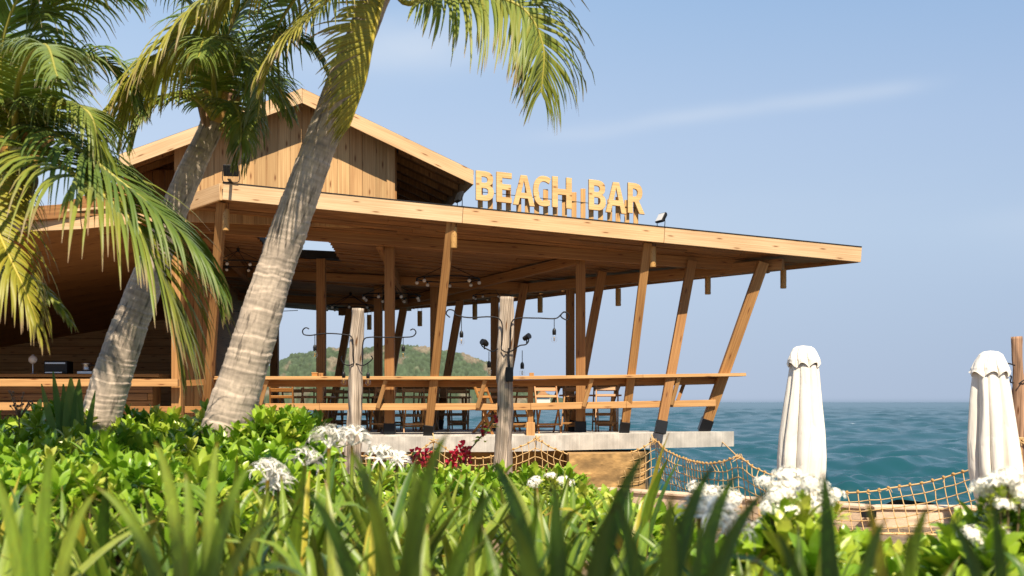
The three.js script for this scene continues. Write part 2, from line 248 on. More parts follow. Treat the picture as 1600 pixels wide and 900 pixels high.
// posts
function post(base, top, w, mat, shoe = 0.24, up = V(0, 0, 1)) {
  const p = add(pav, 'post', beam(base, top, w, w, up, 0.008), mat);
  if (shoe) { const e = V().subVectors(top, base).normalize(); add(p, 'post_shoe', beam(base.clone().addScaledVector(e, 0.0), base.clone().addScaledVector(e, shoe), w + 0.03, w + 0.03, up, 0.004), M.shoe); }
  return p;
}
const onDeck = (u, d) => { const X = (u - 800) * d / F; return W3(X, deckY(X), d); };
const toRoof = (u, d, o = 0.06) => { const X = (u - 800) * d / F; return W3(X, roofY(X, d) + o, d); };
post(onDeck(320, 21.35), toRoof(347, 19.5), 0.15, M.post[0], 0); post(onDeck(669, 21.38), toRoof(705, 20.0), 0.15, M.post[0]); post(onDeck(975, 21.75), toRoof(1012, 20.85), 0.15, M.post[0]);
post(onDeck(1099, 22.0), toRoof(1193, 21.42, -0.05), 0.19, M.post[0], 0.26);
for (const [ut, ub, d] of [[1081, 1031, 21.75], [941, 894, 23.0], [820, 778, 24.45], [721, 684, 25.8], [632, 597, 27.1], [548, 515, 27.8]]) post(onDeck(ub, d - 0.35), toRoof(ut, d, -0.02), 0.17, M.brown, 0.24);
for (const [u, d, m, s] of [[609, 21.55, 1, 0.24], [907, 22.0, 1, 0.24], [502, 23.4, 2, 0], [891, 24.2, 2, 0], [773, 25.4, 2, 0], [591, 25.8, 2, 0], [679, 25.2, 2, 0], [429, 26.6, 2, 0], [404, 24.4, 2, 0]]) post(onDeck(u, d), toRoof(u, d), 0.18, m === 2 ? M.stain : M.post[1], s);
// counter round the edge: top boards, apron, lower rail, short posts and slanted braces
const fl = (u, off) => { const X = (u - 800) * 21.3 / F; const d = deckFront(X) + off; return [(u - 800) * d / F, d]; };
function along(u0, u1, off0, y, w, h, mat, name) { const [x0, d0] = fl(u0, off0), [x1, d1] = fl(u1, off0); return add(pav, name, beam(W3(x0, y + deckY(x0), d0), W3(x1, y + deckY(x1), d1), w, h), mat); }
const CT = 1.10;
for (const [a, b] of [[329, 556], [556.3, 781], [781.3, 1000], [1000.3, 1160]]) { along(a, b, -0.12, CT - 0.03, 0.42, 0.06, M.rail, 'counter_board'); }
for (const [a, b] of [[332, 781], [781.3, 1128]]) along(a, b, 0.06, CT - 0.125, 0.05, 0.125, M.apron, 'counter_apron');
for (const [a, b] of [[322, 499], [499.3, 672], [672.3, 829], [829.3, 978], [978.3, 1118]]) along(a, b, -0.03, 0.545, 0.045, 0.125, M.rail2, 'lower_rail');
for (const u of [500, 829]) { const [x, d] = fl(u, 0.10); const p = add(pav, 'rail_post', beam(W3(x, deckY(x), d), W3(x, deckY(x) + CT - 0.06, d), 0.1, 0.1, V(0, 0, 1)), M.post[0]); add(p, 'foot_block', beam(W3(x, deckY(x) + 0.002, d - 0.005), W3(x, deckY(x) + 0.25, d - 0.005), 0.16, 0.14, V(0, 0, 1)), M.rail2); add(p, 'post_cap', beam(W3(x + 0.02, deckY(x) + CT + 0.001, d), W3(x + 0.02, deckY(x) + CT + 0.07, d), 0.085, 0.085, V(0, 0, 1)), M.post[0]); }
for (const [u0, u1] of [[405, 417], [590, 603], [746, 758], [912, 925], [1049, 1061]]) { const [x0, d0] = fl(u0, -0.075), [x1, d1] = fl(u1, -0.27); add(pav, 'brace', beam(W3(x0, deckY(x0) + 0.53, d0), W3(x1, deckY(x1) + CT - 0.062, d1), 0.045, 0.075, V(1, 0, 0)), M.rail2); }
{ // the sea side counter, seen through the pavilion
  const a = [4.2, 21.75], b = [-3.7, 28.2], P = (t, y, o = 0) => { const x = lerp(a[0], b[0], t) + o * 0.63, d = lerp(a[1], b[1], t) + o * 0.77; return W3(x, deckY(x) + y, d); };
  for (const [s, t] of [[0.04, 0.48], [0.482, 1]]) { add(pav, 'counter_board', beam(P(s, CT - 0.03, 0.1), P(t, CT - 0.03, 0.1), 0.4, 0.055), M.rail2); add(pav, 'counter_apron', beam(P(s, CT - 0.13), P(t, CT - 0.13), 0.05, 0.13), M.stain); }
  for (const t of [0.12, 0.27, 0.42, 0.58, 0.74, 0.9]) add(pav, 'brace', beam(P(t, 0.6, -0.02), P(t - 0.004, CT - 0.06, 0.22), 0.045, 0.07, V(1, 0, 0)), M.brown);
}
// the gable house on top
const gA = [-3.67, 20.15], ge = [0.9749, 0.2225], gn = [-0.2225, 0.9749];
const gp = (s, k, y) => W3(gA[0] + ge[0] * s + gn[0] * k, y, gA[1] + ge[1] * s + gn[1] * k);
const ridge = 5.5, slope = 0.428, gTop = s => ridge - Math.abs(s) * slope;
function prism(f, b, sl) { // f, b: matching outlines in space
  const n = f.length, pos = [], uv = [], ou = R(), ov = R(); const q = (...l) => l.forEach(p => { pos.push(p.x, p.y, p.z); sl === undefined ? uv.push(p.y / 2 + ou, (p.x + p.z) / 0.4 + ov) : uv.push(p.x / 1.9 + ou, (p.y + sl * p.x) / 0.4 + p.z * 0.3 + ov); });
  for (let i = 1; i < n - 1; i++) { q(f[0], f[i], f[i + 1]); q(b[0], b[i + 1], b[i]); } for (let i = 0; i < n; i++) { const j = (i + 1) % n; q(f[i], b[i], f[j]); q(f[j], b[i], b[j]); }
  const g = new THREE.BufferGeometry(); g.setAttribute('position', new THREE.Float32BufferAttribute(pos, 3)); g.setAttribute('uv', new THREE.Float32BufferAttribute(uv, 2)); g.computeVertexNormals(); return g;
}
const plank = (parent, s0, s1, y0, k0, k1, mat, top = s => gTop(s) - 0.1) => { const o = s => [s, top(s)]; const pts = s0 < 0 && s1 > 0 ? [[s0, y0], [s1, y0], o(s1), o(0), o(s0)] : [[s0, y0], [s1, y0], o(s1), o(s0)]; return add(parent, 'plank', prism(pts.map(p => gp(p[0], k0, p[1])), pts.map(p => gp(p[0], k1, p[1]))), mat); };
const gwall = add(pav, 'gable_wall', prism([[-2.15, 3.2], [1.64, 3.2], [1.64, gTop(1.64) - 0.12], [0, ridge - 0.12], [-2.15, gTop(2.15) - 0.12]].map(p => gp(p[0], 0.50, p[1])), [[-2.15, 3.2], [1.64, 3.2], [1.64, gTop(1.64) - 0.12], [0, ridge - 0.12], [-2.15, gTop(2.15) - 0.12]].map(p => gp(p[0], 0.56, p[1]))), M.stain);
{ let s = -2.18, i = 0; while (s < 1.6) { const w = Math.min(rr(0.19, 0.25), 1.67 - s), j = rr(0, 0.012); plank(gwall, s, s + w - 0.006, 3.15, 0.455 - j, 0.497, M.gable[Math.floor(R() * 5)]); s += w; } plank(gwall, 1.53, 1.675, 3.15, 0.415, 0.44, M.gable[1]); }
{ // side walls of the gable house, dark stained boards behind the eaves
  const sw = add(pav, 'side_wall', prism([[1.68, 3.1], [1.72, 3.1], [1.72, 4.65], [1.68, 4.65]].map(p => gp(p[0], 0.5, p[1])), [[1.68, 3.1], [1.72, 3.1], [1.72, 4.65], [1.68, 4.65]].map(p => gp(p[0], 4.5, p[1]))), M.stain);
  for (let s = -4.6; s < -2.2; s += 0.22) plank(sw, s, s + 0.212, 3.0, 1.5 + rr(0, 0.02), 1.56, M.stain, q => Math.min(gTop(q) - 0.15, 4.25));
}
const gs = (s0, s1, k0, k1, yo, th) => { const o = k => [gp(s0, k, gTop(s0) + yo), gp(s1, k, gTop(s1) + yo), gp(s1, k, gTop(s1) + yo - th), gp(s0, k, gTop(s0) + yo - th)]; return prism(o(k0), o(k1)); };
const groof = add(pav, 'gable_roof', merge([gs(-3.06, 0, 0.03, 7.4, 0.0, 0.07), gs(0, 3.06, 0.03, 7.4, 0.0, 0.07)]), M.tin);
for (const [s0, s1, m] of [[-3.05, -0.003, 0], [0.003, 3.05, 1]]) { const f = k => [gp(s0, k, gTop(s0) - 0.012), gp(s1, k, gTop(s1) - 0.012), gp(s1, k, gTop(s1) - 0.265), gp(s0, k, gTop(s0) - 0.265)]; add(groof, 'fascia_board', prism(f(0), f(0.045), m ? 0.44 : -0.44), M.fascia[m]); }
for (const s of [-3.05, 3.05]) { const a = Math.sign(s), f = k => [gp(s, k, gTop(s) - 0.05), gp(s - a * 0.05, k, gTop(s) - 0.03), gp(s - a * 0.05, k, gTop(s) - 0.26), gp(s, k, gTop(s) - 0.265)]; add(groof, 'eave_board', prism(f(0.05), f(7.3)), M.gable[4]); }
for (let k = 0.55; k < 7; k += 0.62) for (const a of [-1, 1]) { const f = s => [gp(s * a, k, gTop(s) - 0.075), gp(s * a, k + 0.06, gTop(s) - 0.075), gp(s * a, k + 0.06, gTop(s) - 0.2), gp(s * a, k, gTop(s) - 0.2)]; add(groof, 'rafter', prism(f(1.76), f(2.98)), M.brown); }
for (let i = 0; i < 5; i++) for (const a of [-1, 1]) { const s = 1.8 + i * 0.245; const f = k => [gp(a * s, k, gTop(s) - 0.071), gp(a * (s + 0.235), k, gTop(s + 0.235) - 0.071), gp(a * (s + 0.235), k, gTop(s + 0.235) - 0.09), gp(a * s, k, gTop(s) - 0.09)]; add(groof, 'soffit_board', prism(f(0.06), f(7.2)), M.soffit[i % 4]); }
add(groof, 'beam', beam(gp(-2.6, 7.0, 3.3), gp(2.2, 7.0, 3.3), 0.16, 0.5), M.stain);
// the left wing: its own roof edge, bar front and dark back wall
const wing = add(pav, 'wing_roof', polySlab([[-6.02, 20.45], [-8.45, 18.98], [-13, 17.4], [-15, 24], [-15, 29.4], [-6.02, 29.4]], (X, d) => 3.62 + (X + 6) * 0.19 * (X > -8.5 ? 1 : 0.9) - 0.1 * Math.max(0, d - 20.5) + 0.03, (X, d) => 3.62 + (X + 6) * 0.19 * (X > -8.5 ? 1 : 0.9) - 0.1 * Math.max(0, d - 20.5) - 0.2), M.stain);
{ const p = at(276, 330.5, 20.4), q = at(126, 345, 19.7), r = at(-40, 352, 19.0); for (const [a, b, m] of [[p, q, 1], [q, r, 0]]) { const dd = V().subVectors(b, a).normalize().multiplyScalar(0.004); add(wing, 'fascia_board', beam(a.clone().add(dd), b.clone().sub(dd), 0.06, 0.29), M.fascia[m]); add(wing, 'fascia_cap', beam(a.clone().add(dd).add(V(0, 0.175, 0.02)), b.clone().sub(dd).add(V(0, 0.175, 0.02)), 0.14, 0.045), M.fascia[0]); } }
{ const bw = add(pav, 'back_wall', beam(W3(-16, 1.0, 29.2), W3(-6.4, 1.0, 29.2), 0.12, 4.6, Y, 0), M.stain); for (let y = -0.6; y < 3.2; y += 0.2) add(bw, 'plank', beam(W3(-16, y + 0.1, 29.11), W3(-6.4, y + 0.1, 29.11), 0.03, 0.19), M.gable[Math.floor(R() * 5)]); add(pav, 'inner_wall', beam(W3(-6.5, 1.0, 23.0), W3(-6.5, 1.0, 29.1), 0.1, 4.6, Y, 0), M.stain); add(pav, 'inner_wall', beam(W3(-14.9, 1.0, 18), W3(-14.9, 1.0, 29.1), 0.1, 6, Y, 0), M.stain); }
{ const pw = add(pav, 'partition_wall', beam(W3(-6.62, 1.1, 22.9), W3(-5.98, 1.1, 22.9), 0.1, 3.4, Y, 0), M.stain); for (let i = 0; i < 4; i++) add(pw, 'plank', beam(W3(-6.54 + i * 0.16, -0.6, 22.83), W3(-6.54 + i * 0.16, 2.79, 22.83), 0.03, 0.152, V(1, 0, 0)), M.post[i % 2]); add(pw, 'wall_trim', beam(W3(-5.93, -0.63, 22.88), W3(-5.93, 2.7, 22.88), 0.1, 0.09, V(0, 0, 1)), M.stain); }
post(W3(-5.97, deckY(-6), 20.55), W3(-5.97, 3.45, 20.55), 0.17, M.post[0], 0);
add(pav, 'rail', beam(at(-60, 598, 20.3), at(279, 598, 20.3), 0.12, 0.13), M.rail2); add(pav, 'rail', beam(at(-60, 635, 20.35), at(104, 635, 20.35), 0.05, 0.14), M.rail2);
add(pav, 'rail_post', beam(at(104, 690, 20.45), at(104, 604, 20.45), 0.09, 0.09, V(0, 0, 1)), M.post[0]); add(pav, 'rail', beam(at(288, 599, 21.4), at(327, 597, 21.2), 0.08, 0.11), M.brown);
add(pav, 'lower_rail', beam(at(122, 640, 20.6), at(320, 640, 21.1), 0.05, 0.12), M.apron);

// ---------------------------------------------------------------- bar, furniture
{ // the plank-fronted bar in the wing
  const bar = thing('bar_counter', 'long plank-fronted bar under the shaded wing roof', 'bar counter', W3(-8.5, deckY(-8), 22.5));
  const x0 = -11, x1 = (237 - 800) * 22.4 / F, yb = deckY(0); const core = add(bar, 'core', beam(W3(x0, yb + 0.52, 22.85), W3(x1 - 0.05, yb + 0.52, 22.85), 0.6, 1.04, Y, 0), M.stain);
  for (let r = 0; r < 7; r++) { let x = x0; while (x < x1 - 0.05) { const e = Math.min(x1, x + rr(1.2, 2.4)); const y = yb + 0.08 + r * 0.147; add(bar, 'plank', beam(W3(x, y + 0.065, 22.5 + rr(0, 0.015)), W3(e - 0.008, y + 0.065, 22.5 + rr(0, 0.015)), 0.035, 0.135), [M.apron, M.brown, M.soffit[0], M.soffit[1]][Math.floor(R() * 4)]); x = e; } }
  add(bar, 'bar_top', beam(W3(x0, yb + 1.15, 22.75), W3(x1 + 0.15, yb + 1.15, 22.75), 0.75, 0.06), M.apron);
  const topY = yb + 1.18, lathe = (pr, x, d, n = 20) => new THREE.LatheGeometry(pr.map(p => new THREE.Vector2(p[0], p[1])), n).translate(x, topY, -d);
  const tap = thing('table_lamp', 'globe lamp on a slim stem standing on the plank bar', 'lamp', W3(-9.4, topY, 22.6)); add(tap, 'stem', lathe([[0.0, 0], [0.06, 0], [0.055, 0.02], [0.014, 0.03], [0.012, 0.2], [0.03, 0.21], [0, 0.215]], -9.4, 22.6), M.steel); add(tap, 'globe', new THREE.SphereGeometry(0.085, 20, 14).translate(-9.4, topY + 0.285, -22.6), M.frost); add(tap, 'cap', lathe([[0, 0.36], [0.03, 0.362], [0.026, 0.385], [0.0, 0.39]], -9.4, 22.6), M.steel);
  const es = thing('espresso_machine', 'low black espresso machine with steel bands on the plank bar', 'coffee machine', W3(-9.0, topY, 22.75)); add(es, 'body', beam(W3(-9.18, topY + 0.13, 22.75), W3(-8.72, topY + 0.13, 22.75), 0.34, 0.26, Y, 0.02), M.black); add(es, 'steel_band', beam(W3(-9.15, topY + 0.215, 22.57), W3(-8.75, topY + 0.215, 22.57), 0.015, 0.035), M.steel); add(es, 'drip_tray', beam(W3(-9.12, topY + 0.03, 22.54), W3(-8.78, topY + 0.03, 22.54), 0.12, 0.03), M.steel);
  const mx = thing('drink_mixer', 'steel drinks machine with a wide foot on the plank bar', 'mixer', W3(-8.35, topY, 22.6)); add(mx, 'foot', beam(W3(-8.49, topY + 0.03, 22.6), W3(-8.2, topY + 0.03, 22.6), 0.24, 0.056), M.steel); add(mx, 'body', lathe([[0, 0.058], [0.09, 0.06], [0.075, 0.1], [0.07, 0.17], [0.1, 0.2], [0.1, 0.22], [0, 0.23]], -8.35, 22.6), M.steel); add(mx, 'handle', tube([W3(-8.28, topY + 0.15, 22.55), W3(-8.18, topY + 0.17, 22.52), W3(-8.12, topY + 0.12, 22.5)], 0.014), M.black);
}
function makeChair(mat) {
  const c = thing('folding_chair', 'x', 'chair', V(0, 0, 0), 'folding chairs under the pavilion roof');
  for (const s of [-1, 1]) { addLocal(c, 'leg', beam(V(s * 0.21, 0, 0.24), V(s * 0.21, 0.92, -0.16), 0.028, 0.045, V(0, 0, 1)), mat); addLocal(c, 'leg', beam(V(s * 0.175, 0, -0.26), V(s * 0.175, 0.47, 0.17), 0.028, 0.045, V(0, 0, 1)), mat); }
  addLocal(c, 'backrest', merge([beam(V(-0.2, 0.86, -0.135), V(0.2, 0.86, -0.135), 0.02, 0.075, V(0, 1, -0.43)), beam(V(-0.2, 0.73, -0.079), V(0.2, 0.73, -0.079), 0.018, 0.05, V(0, 1, -0.43))]), mat);
  for (let i = 0; i < 5; i++) addLocal(c, 'seat_slat', beam(V(-0.18, 0.478, -0.13 + i * 0.078), V(0.18, 0.478, -0.13 + i * 0.078), 0.068, 0.016), mat);
  addLocal(c, 'stretcher', beam(V(-0.2, 0.2, 0.152), V(0.2, 0.2, 0.152), 0.022, 0.04), mat); addLocal(c, 'stretcher', beam(V(-0.165, 0.15, -0.122), V(0.165, 0.15, -0.122), 0.022, 0.04), mat);
  return c;
}
{
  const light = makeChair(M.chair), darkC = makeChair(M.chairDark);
  const floor = (X, d) => W3(X, deckY(X) + 0.001, d); let nl = 0, nd = 0;
  for (const [u, d, t] of [[440, 21.75, Math.PI + 0.15], [762, 21.8, Math.PI / 2 + 0.5], [855, 21.85, Math.PI - 0.2]]) { const X = (u - 800) * d / F; const c = nl++ ? copyOf(light, floor(X, d), t) : light; c.position.copy(floor(X, d)); c.rotation.y = t; c.userData.label = 'sunlit honey-coloured folding chair pushed up to the front counter'; }
  const tablePos = [[-4.2, 23.2], [-2.2, 23.4], [-0.1, 23.0], [1.55, 22.95], [-3.6, 25.6], [-1.5, 25.2]]; let nt = 0, t0;
  for (const [X, d] of tablePos) {
    if (!t0) { t0 = thing('dining_table', 'dark wooden dining table on crossed legs inside the pavilion', 'table', V(0, 0, 0), 'tables inside the pavilion'); for (let i = 0; i < 5; i++) addLocal(t0, 'top_board', beam(V(-0.6, 0.735, -0.3 + i * 0.15), V(0.6, 0.735, -0.3 + i * 0.15), 0.145, 0.032), M.chairDark);
      for (const s of [-1, 1]) { addLocal(t0, 'leg', beam(V(s * 0.48, 0, 0.28), V(s * 0.48, 0.717, -0.24), 0.05, 0.06, V(0, 0, 1)), M.chairDark); addLocal(t0, 'leg', beam(V(s * 0.43, 0, -0.28), V(s * 0.43, 0.717, 0.24), 0.05, 0.06, V(0, 0, 1)), M.chairDark); } addLocal(t0, 'stretcher', beam(V(-0.5, 0.36, 0), V(0.5, 0.36, 0), 0.04, 0.06), M.chairDark); t0.position.copy(floor(X, d)); }
    else copyOf(t0, floor(X, d), 0);
    for (const [ox, od, t] of [[-0.3, -0.62, Math.PI], [0.3, -0.66, Math.PI], [-0.3, 0.66, 0], [0.32, 0.62, 0]]) { const tt = t + rr(-0.35, 0.35), p = floor(X + ox + rr(-0.06, 0.06), d + od); const c = nd++ ? copyOf(darkC, p, tt) : darkC; c.position.copy(p); c.rotation.y = tt; c.userData.label = 'brown folding chair drawn up to a table inside the shaded pavilion'; }
  }
  const box = thing('napkin_box', 'small wooden box on the counter next to a dark post', 'box', at(492, 586, 21.1)); const bp = at(492, 585.6, 21.15); bp.y = deckY(0) + CT; add(box, 'box_body', beam(bp.clone().add(V(-0.05, 0.032, 0)), bp.clone().add(V(0.05, 0.032, 0)), 0.1, 0.062), M.chair); add(box, 'box_lid', beam(bp.clone().add(V(-0.055, 0.071, 0)), bp.clone().add(V(0.055, 0.071, 0)), 0.11, 0.014), M.rail);
}
// ---------------------------------------------------------------- sign, lamps
const fd = u => { const t = (u - 347) / (1345 - 347); return 1 / lerp(1 / 19.2, 1 / 21.3, t); };      // distance of the front roof edge
const roofTop = (u, back) => { const d = fd(u) + back, X = (u - 800) * fd(u) / F; return W3(X, roofY(X, d) + 0.257, d); };
{
  const font = await new FontLoader().loadAsync('fonts/droid/droid_sans_bold.typeface.json');
  const sg = thing('roof_sign', 'wooden BEACH BAR letters on upright slats along the roof edge', 'sign', roofTop(870, 0.2));
  const eX = V(B[0] - A[0], 0, -(B[1] - A[1])).normalize(), tilt = V(B[0] - A[0], roofY(...B) - roofY(...A), -(B[1] - A[1])).normalize();
  const nrm = V().crossVectors(eX, Y).normalize();
  if (nrm.z < 0) nrm.negate();
  const letters = [['B', 743, 771, 265, 313], ['E', 775, 799, 267, 316], ['A', 801, 835, 271, 320], ['C', 832.5, 860, 272, 321.5], ['H', 862, 893, 274, 324], ['B', 919, 946, 279, 328], ['A', 945.5, 978.5, 282, 332], ['R', 980, 1007, 284, 333]];
  for (const [ch, u0, u1, v0, v1] of letters) {
    const g = new TextGeometry(ch, { font, size: 1, depth: 0.045, curveSegments: 10, bevelEnabled: true, bevelThickness: 0.005, bevelSize: 0.006, bevelSegments: 1 }); g.computeBoundingBox(); const b = g.boundingBox;
    const d = fd((u0 + u1) / 2) + 0.11, p = at(u0, v1, d), w = (u1 - u0) * d / F, h = (v1 - v0) * d / F - 0.02;
    g.translate(-b.min.x, -b.min.y, 0).scale(w / (b.max.x - b.min.x) / eX.x, h / (b.max.y - b.min.y), 1);
    const uv = g.attributes.uv, ps = g.attributes.position, o = R(); for (let i = 0; i < uv.count; i++) uv.setXY(i, ps.getX(i) / 1.2 + o, ps.getY(i) / 0.5 + o);
    g.applyMatrix4(new THREE.Matrix4().makeBasis(tilt, Y, nrm).setPosition(p)); add(sg, 'letter', g, M.sign).userData.label = `wooden letter ${ch}`;
  }
  [205, 275, 338, 402, 475, 535, 600, 663, 730, 795, 862, 925, 982, 1048, 1112, 1170, 1232, 1295].forEach((c, i) => { const u = 700 + (c + 17) / 4.444, base = roofTop(u, 0.19), hh = i === 10 ? 0.50 : i === 11 ? 0.58 : [0.46, 0.5, 0.44, 0.5][i % 4]; add(sg, 'slat', beam(base, base.clone().add(V(0, hh + 0.04, 0)), 0.09, 0.022, V(0, 0, 1)), M.slat); });
  add(sg, 'tie_rod', rod(roofTop(746, 0.175).add(V(0, 0.37, 0)), roofTop(1000, 0.175).add(V(0, 0.37, 0)), 0.006), M.iron);
}
function floodlight(p, turn, pitch, label, s = 1) {
  const f = thing('floodlight', label, 'floodlight', p); f.rotation.y = turn; f.scale.setScalar(s);
  const head = addLocal(f, 'housing', new RoundedBoxGeometry(0.25, 0.19, 0.045, 1, 0.008), M.black, V(0, 0.2, 0)); head.rotation.x = pitch;
  for (let i = 0; i < 8; i++) addLocal(head, 'fin', new THREE.BoxGeometry(0.008, 0.16, 0.025), M.black, V(-0.1 + i * 0.0286, 0, -0.034));
  addLocal(head, 'lens', new THREE.BoxGeometry(0.215, 0.155, 0.004), M.frost, V(0, 0, 0.0252));
  addLocal(f, 'bracket', tube([V(-0.135, 0.2, 0), V(-0.137, 0.06, 0), V(-0.12, 0.012, 0), V(0, 0.01, 0), V(0.12, 0.012, 0), V(0.137, 0.06, 0), V(0.135, 0.2, 0)], 0.008, 40), M.iron);
  addLocal(f, 'mount_bar', new THREE.BoxGeometry(0.05, 0.012, 0.4).translate(0, 0.004, -0.08), M.iron); return f;
}
floodlight(roofTop(362, -0.05).add(V(0, 0.03, 0)), Math.PI + 0.12, -0.25, 'black floodlight with cooling fins in front of the gable planks');
floodlight(roofTop(718, 0.1).add(V(0, 0.03, 0)), Math.PI * 0.62, 0.35, 'black floodlight beside the first letter of the roof sign', 0.95);
floodlight(roofTop(1034, 0.1).add(V(0, 0.03, 0)), -1.15, -0.5, 'floodlight with pale lens beyond the last letter of the roof sign', 0.95);
{ const c = thing('cable', 'black cable running along the roof edge past the sign', 'cable', roofTop(1000, 0.12)); add(c, 'cord', tube([roofTop(985, 0.14).add(V(0, 0.04, 0)), roofTop(1005, 0.1).add(V(0, 0.035, 0)), roofTop(1022, 0.1).add(V(0, 0.045, 0)), roofTop(1034, 0.12).add(V(0, 0.04, 0))], 0.012), M.black); const c2 = thing('cable', 'black cable running from the gable eave to the sign', 'cable', roofTop(730, 0.12)); add(c2, 'cord', tube([roofTop(706, 0.14).add(V(0, 0.03, 0)), roofTop(722, 0.1).add(V(0, 0.06, 0)), roofTop(738, 0.12).add(V(0, 0.03, 0))], 0.014), M.black); }
{ // bamboo lanterns under the roof edge
  const L0 = thing('bamboo_lantern', '', 'lantern', V(0, 0, 0), 'bamboo lanterns hung round the roof edge');
  addLocal(L0, 'tube', new THREE.LatheGeometry([[0.048, -0.36], [0.056, -0.36], [0.058, -0.2], [0.055, -0.19], [0.058, -0.18], [0.057, 0], [0.048, 0], [0.048, -0.36]].map(p => new THREE.Vector2(...p)), 20), M.bamboo);
  const holes = []; for (let i = 0; i < 26; i++) { const a = i * 2.4, y = -0.33 + (i % 9) * 0.033; holes.push(new THREE.CylinderGeometry(0.0075, 0.0075, 0.006, 8).rotateZ(Math.PI / 2).translate(0.057, y, 0).rotateY(a)); } addLocal(L0, 'holes', merge(holes), M.stain);
  const cord = new THREE.CylinderGeometry(0.004, 0.004, 1, 5).translate(0, 0.5, 0); const c1 = addLocal(L0, 'cord', cord, M.black, V(0.045, -0.02, 0)), c2 = addLocal(L0, 'cord', cord, M.black, V(-0.045, -0.02, 0));
  let n = 0;
  const hang = (u, v, d, label) => { const p = at(u, v, d); const gap = Math.max(0.03, roofY(p.x, d) + 0.07 - p.y + 0.02); const o = n++ ? copyOf(L0, p) : L0; o.position.copy(p); o.userData.label = label; o.children.filter(c => c.name === 'cord').forEach(c => c.scale.y = gap); };
  hang(353, 327, 19.55, 'bamboo lantern at the roof corner next to the leaning post'); hang(709, 355, 20.05, 'perforated bamboo lantern beside the post under the sign'); hang(1020, 386, 20.85, 'perforated bamboo lantern by the post beyond the sign');
  hang(1106, 431, 22.4, 'bamboo lantern on the sea side, first behind the corner post'); hang(1224, 421, 21.9, 'bamboo lantern under the far tip of the roof');
  for (const [u, v, d] of [[966, 451, 24.0], [844, 463, 25.4], [742, 475, 26.6], [656, 486, 27.4], [577, 492, 28.0]]) hang(u, v, d, 'small dark bamboo lantern along the sea side roof edge');
}
{ // ring chandeliers
  let c0, n = 0;
  for (const [u, v, d, s] of [[700, 436, 22.9, 1], [612, 462, 24.8, 1], [372, 412, 22.6, 0.9], [548, 478, 26.6, 0.9], [770, 462, 25.0, 0.7]]) {
    const p = at(u, v, d);
    if (!c0) { c0 = thing('ring_chandelier', 'iron ring chandelier with white bulbs under the plank ceiling', 'chandelier', V(0, 0, 0), 'ring chandeliers under the ceiling'); addLocal(c0, 'ring', new THREE.TorusGeometry(0.62, 0.014, 6, 48).rotateX(Math.PI / 2), M.iron); addLocal(c0, 'hub', new THREE.CylinderGeometry(0.04, 0.03, 0.08, 12).translate(0, 0.3, 0), M.iron); addLocal(c0, 'stem', new THREE.CylinderGeometry(0.01, 0.01, 1, 6).translate(0, 0.5, 0), M.iron, V(0, 0.3, 0));
      for (let i = 0; i < 8; i++) { const a = i * Math.PI / 4, q = V(Math.cos(a) * 0.62, 0, Math.sin(a) * 0.62); if (i % 2 === 0) addLocal(c0, 'spoke', rod(q, V(0, 0.29, 0), 0.007, 0.007, 5), M.iron); const b = addLocal(c0, 'bulb', new THREE.SphereGeometry(0.036, 14, 10), M.frost, q.clone().add(V(0, -0.075, 0))); addLocal(b, 'socket', new THREE.CylinderGeometry(0.016, 0.018, 0.05, 8), M.black, V(0, 0.05, 0)); } }
    const o = n++ ? copyOf(c0, p, n) : c0; o.position.copy(p); const hole = p.x > -5.6 && p.x < -2.5; o.scale.setScalar(s); o.children.find(k => k.name === 'stem').scale.y = Math.max(0.05, (roofY(p.x, d) + 0.08 - p.y) / s - 0.3 + (hole ? 0.0 : 0));
  }
  const fan = thing('ceiling_fan', 'black ceiling fan hanging at the back of the pavilion', 'ceiling fan', at(415, 487, 26.2)); const q = fan.position; add(fan, 'motor', new THREE.CylinderGeometry(0.12, 0.1, 0.14, 16).translate(q.x, q.y, q.z), M.black); add(fan, 'rod', rod(q.clone(), V(q.x, roofY(q.x, 26.2) + 0.09, q.z), 0.02), M.black); for (let i = 0; i < 4; i++) { const a = 0.12 + i * Math.PI / 2; add(fan, 'blade', beam(q.clone().add(V(Math.cos(a) * 0.1, 0, Math.sin(a) * 0.1)), q.clone().add(V(Math.cos(a) * 0.74, 0.02, Math.sin(a) * 0.74)), 0.13, 0.015, V(0.1, 1, 0.1)), M.black); }
}
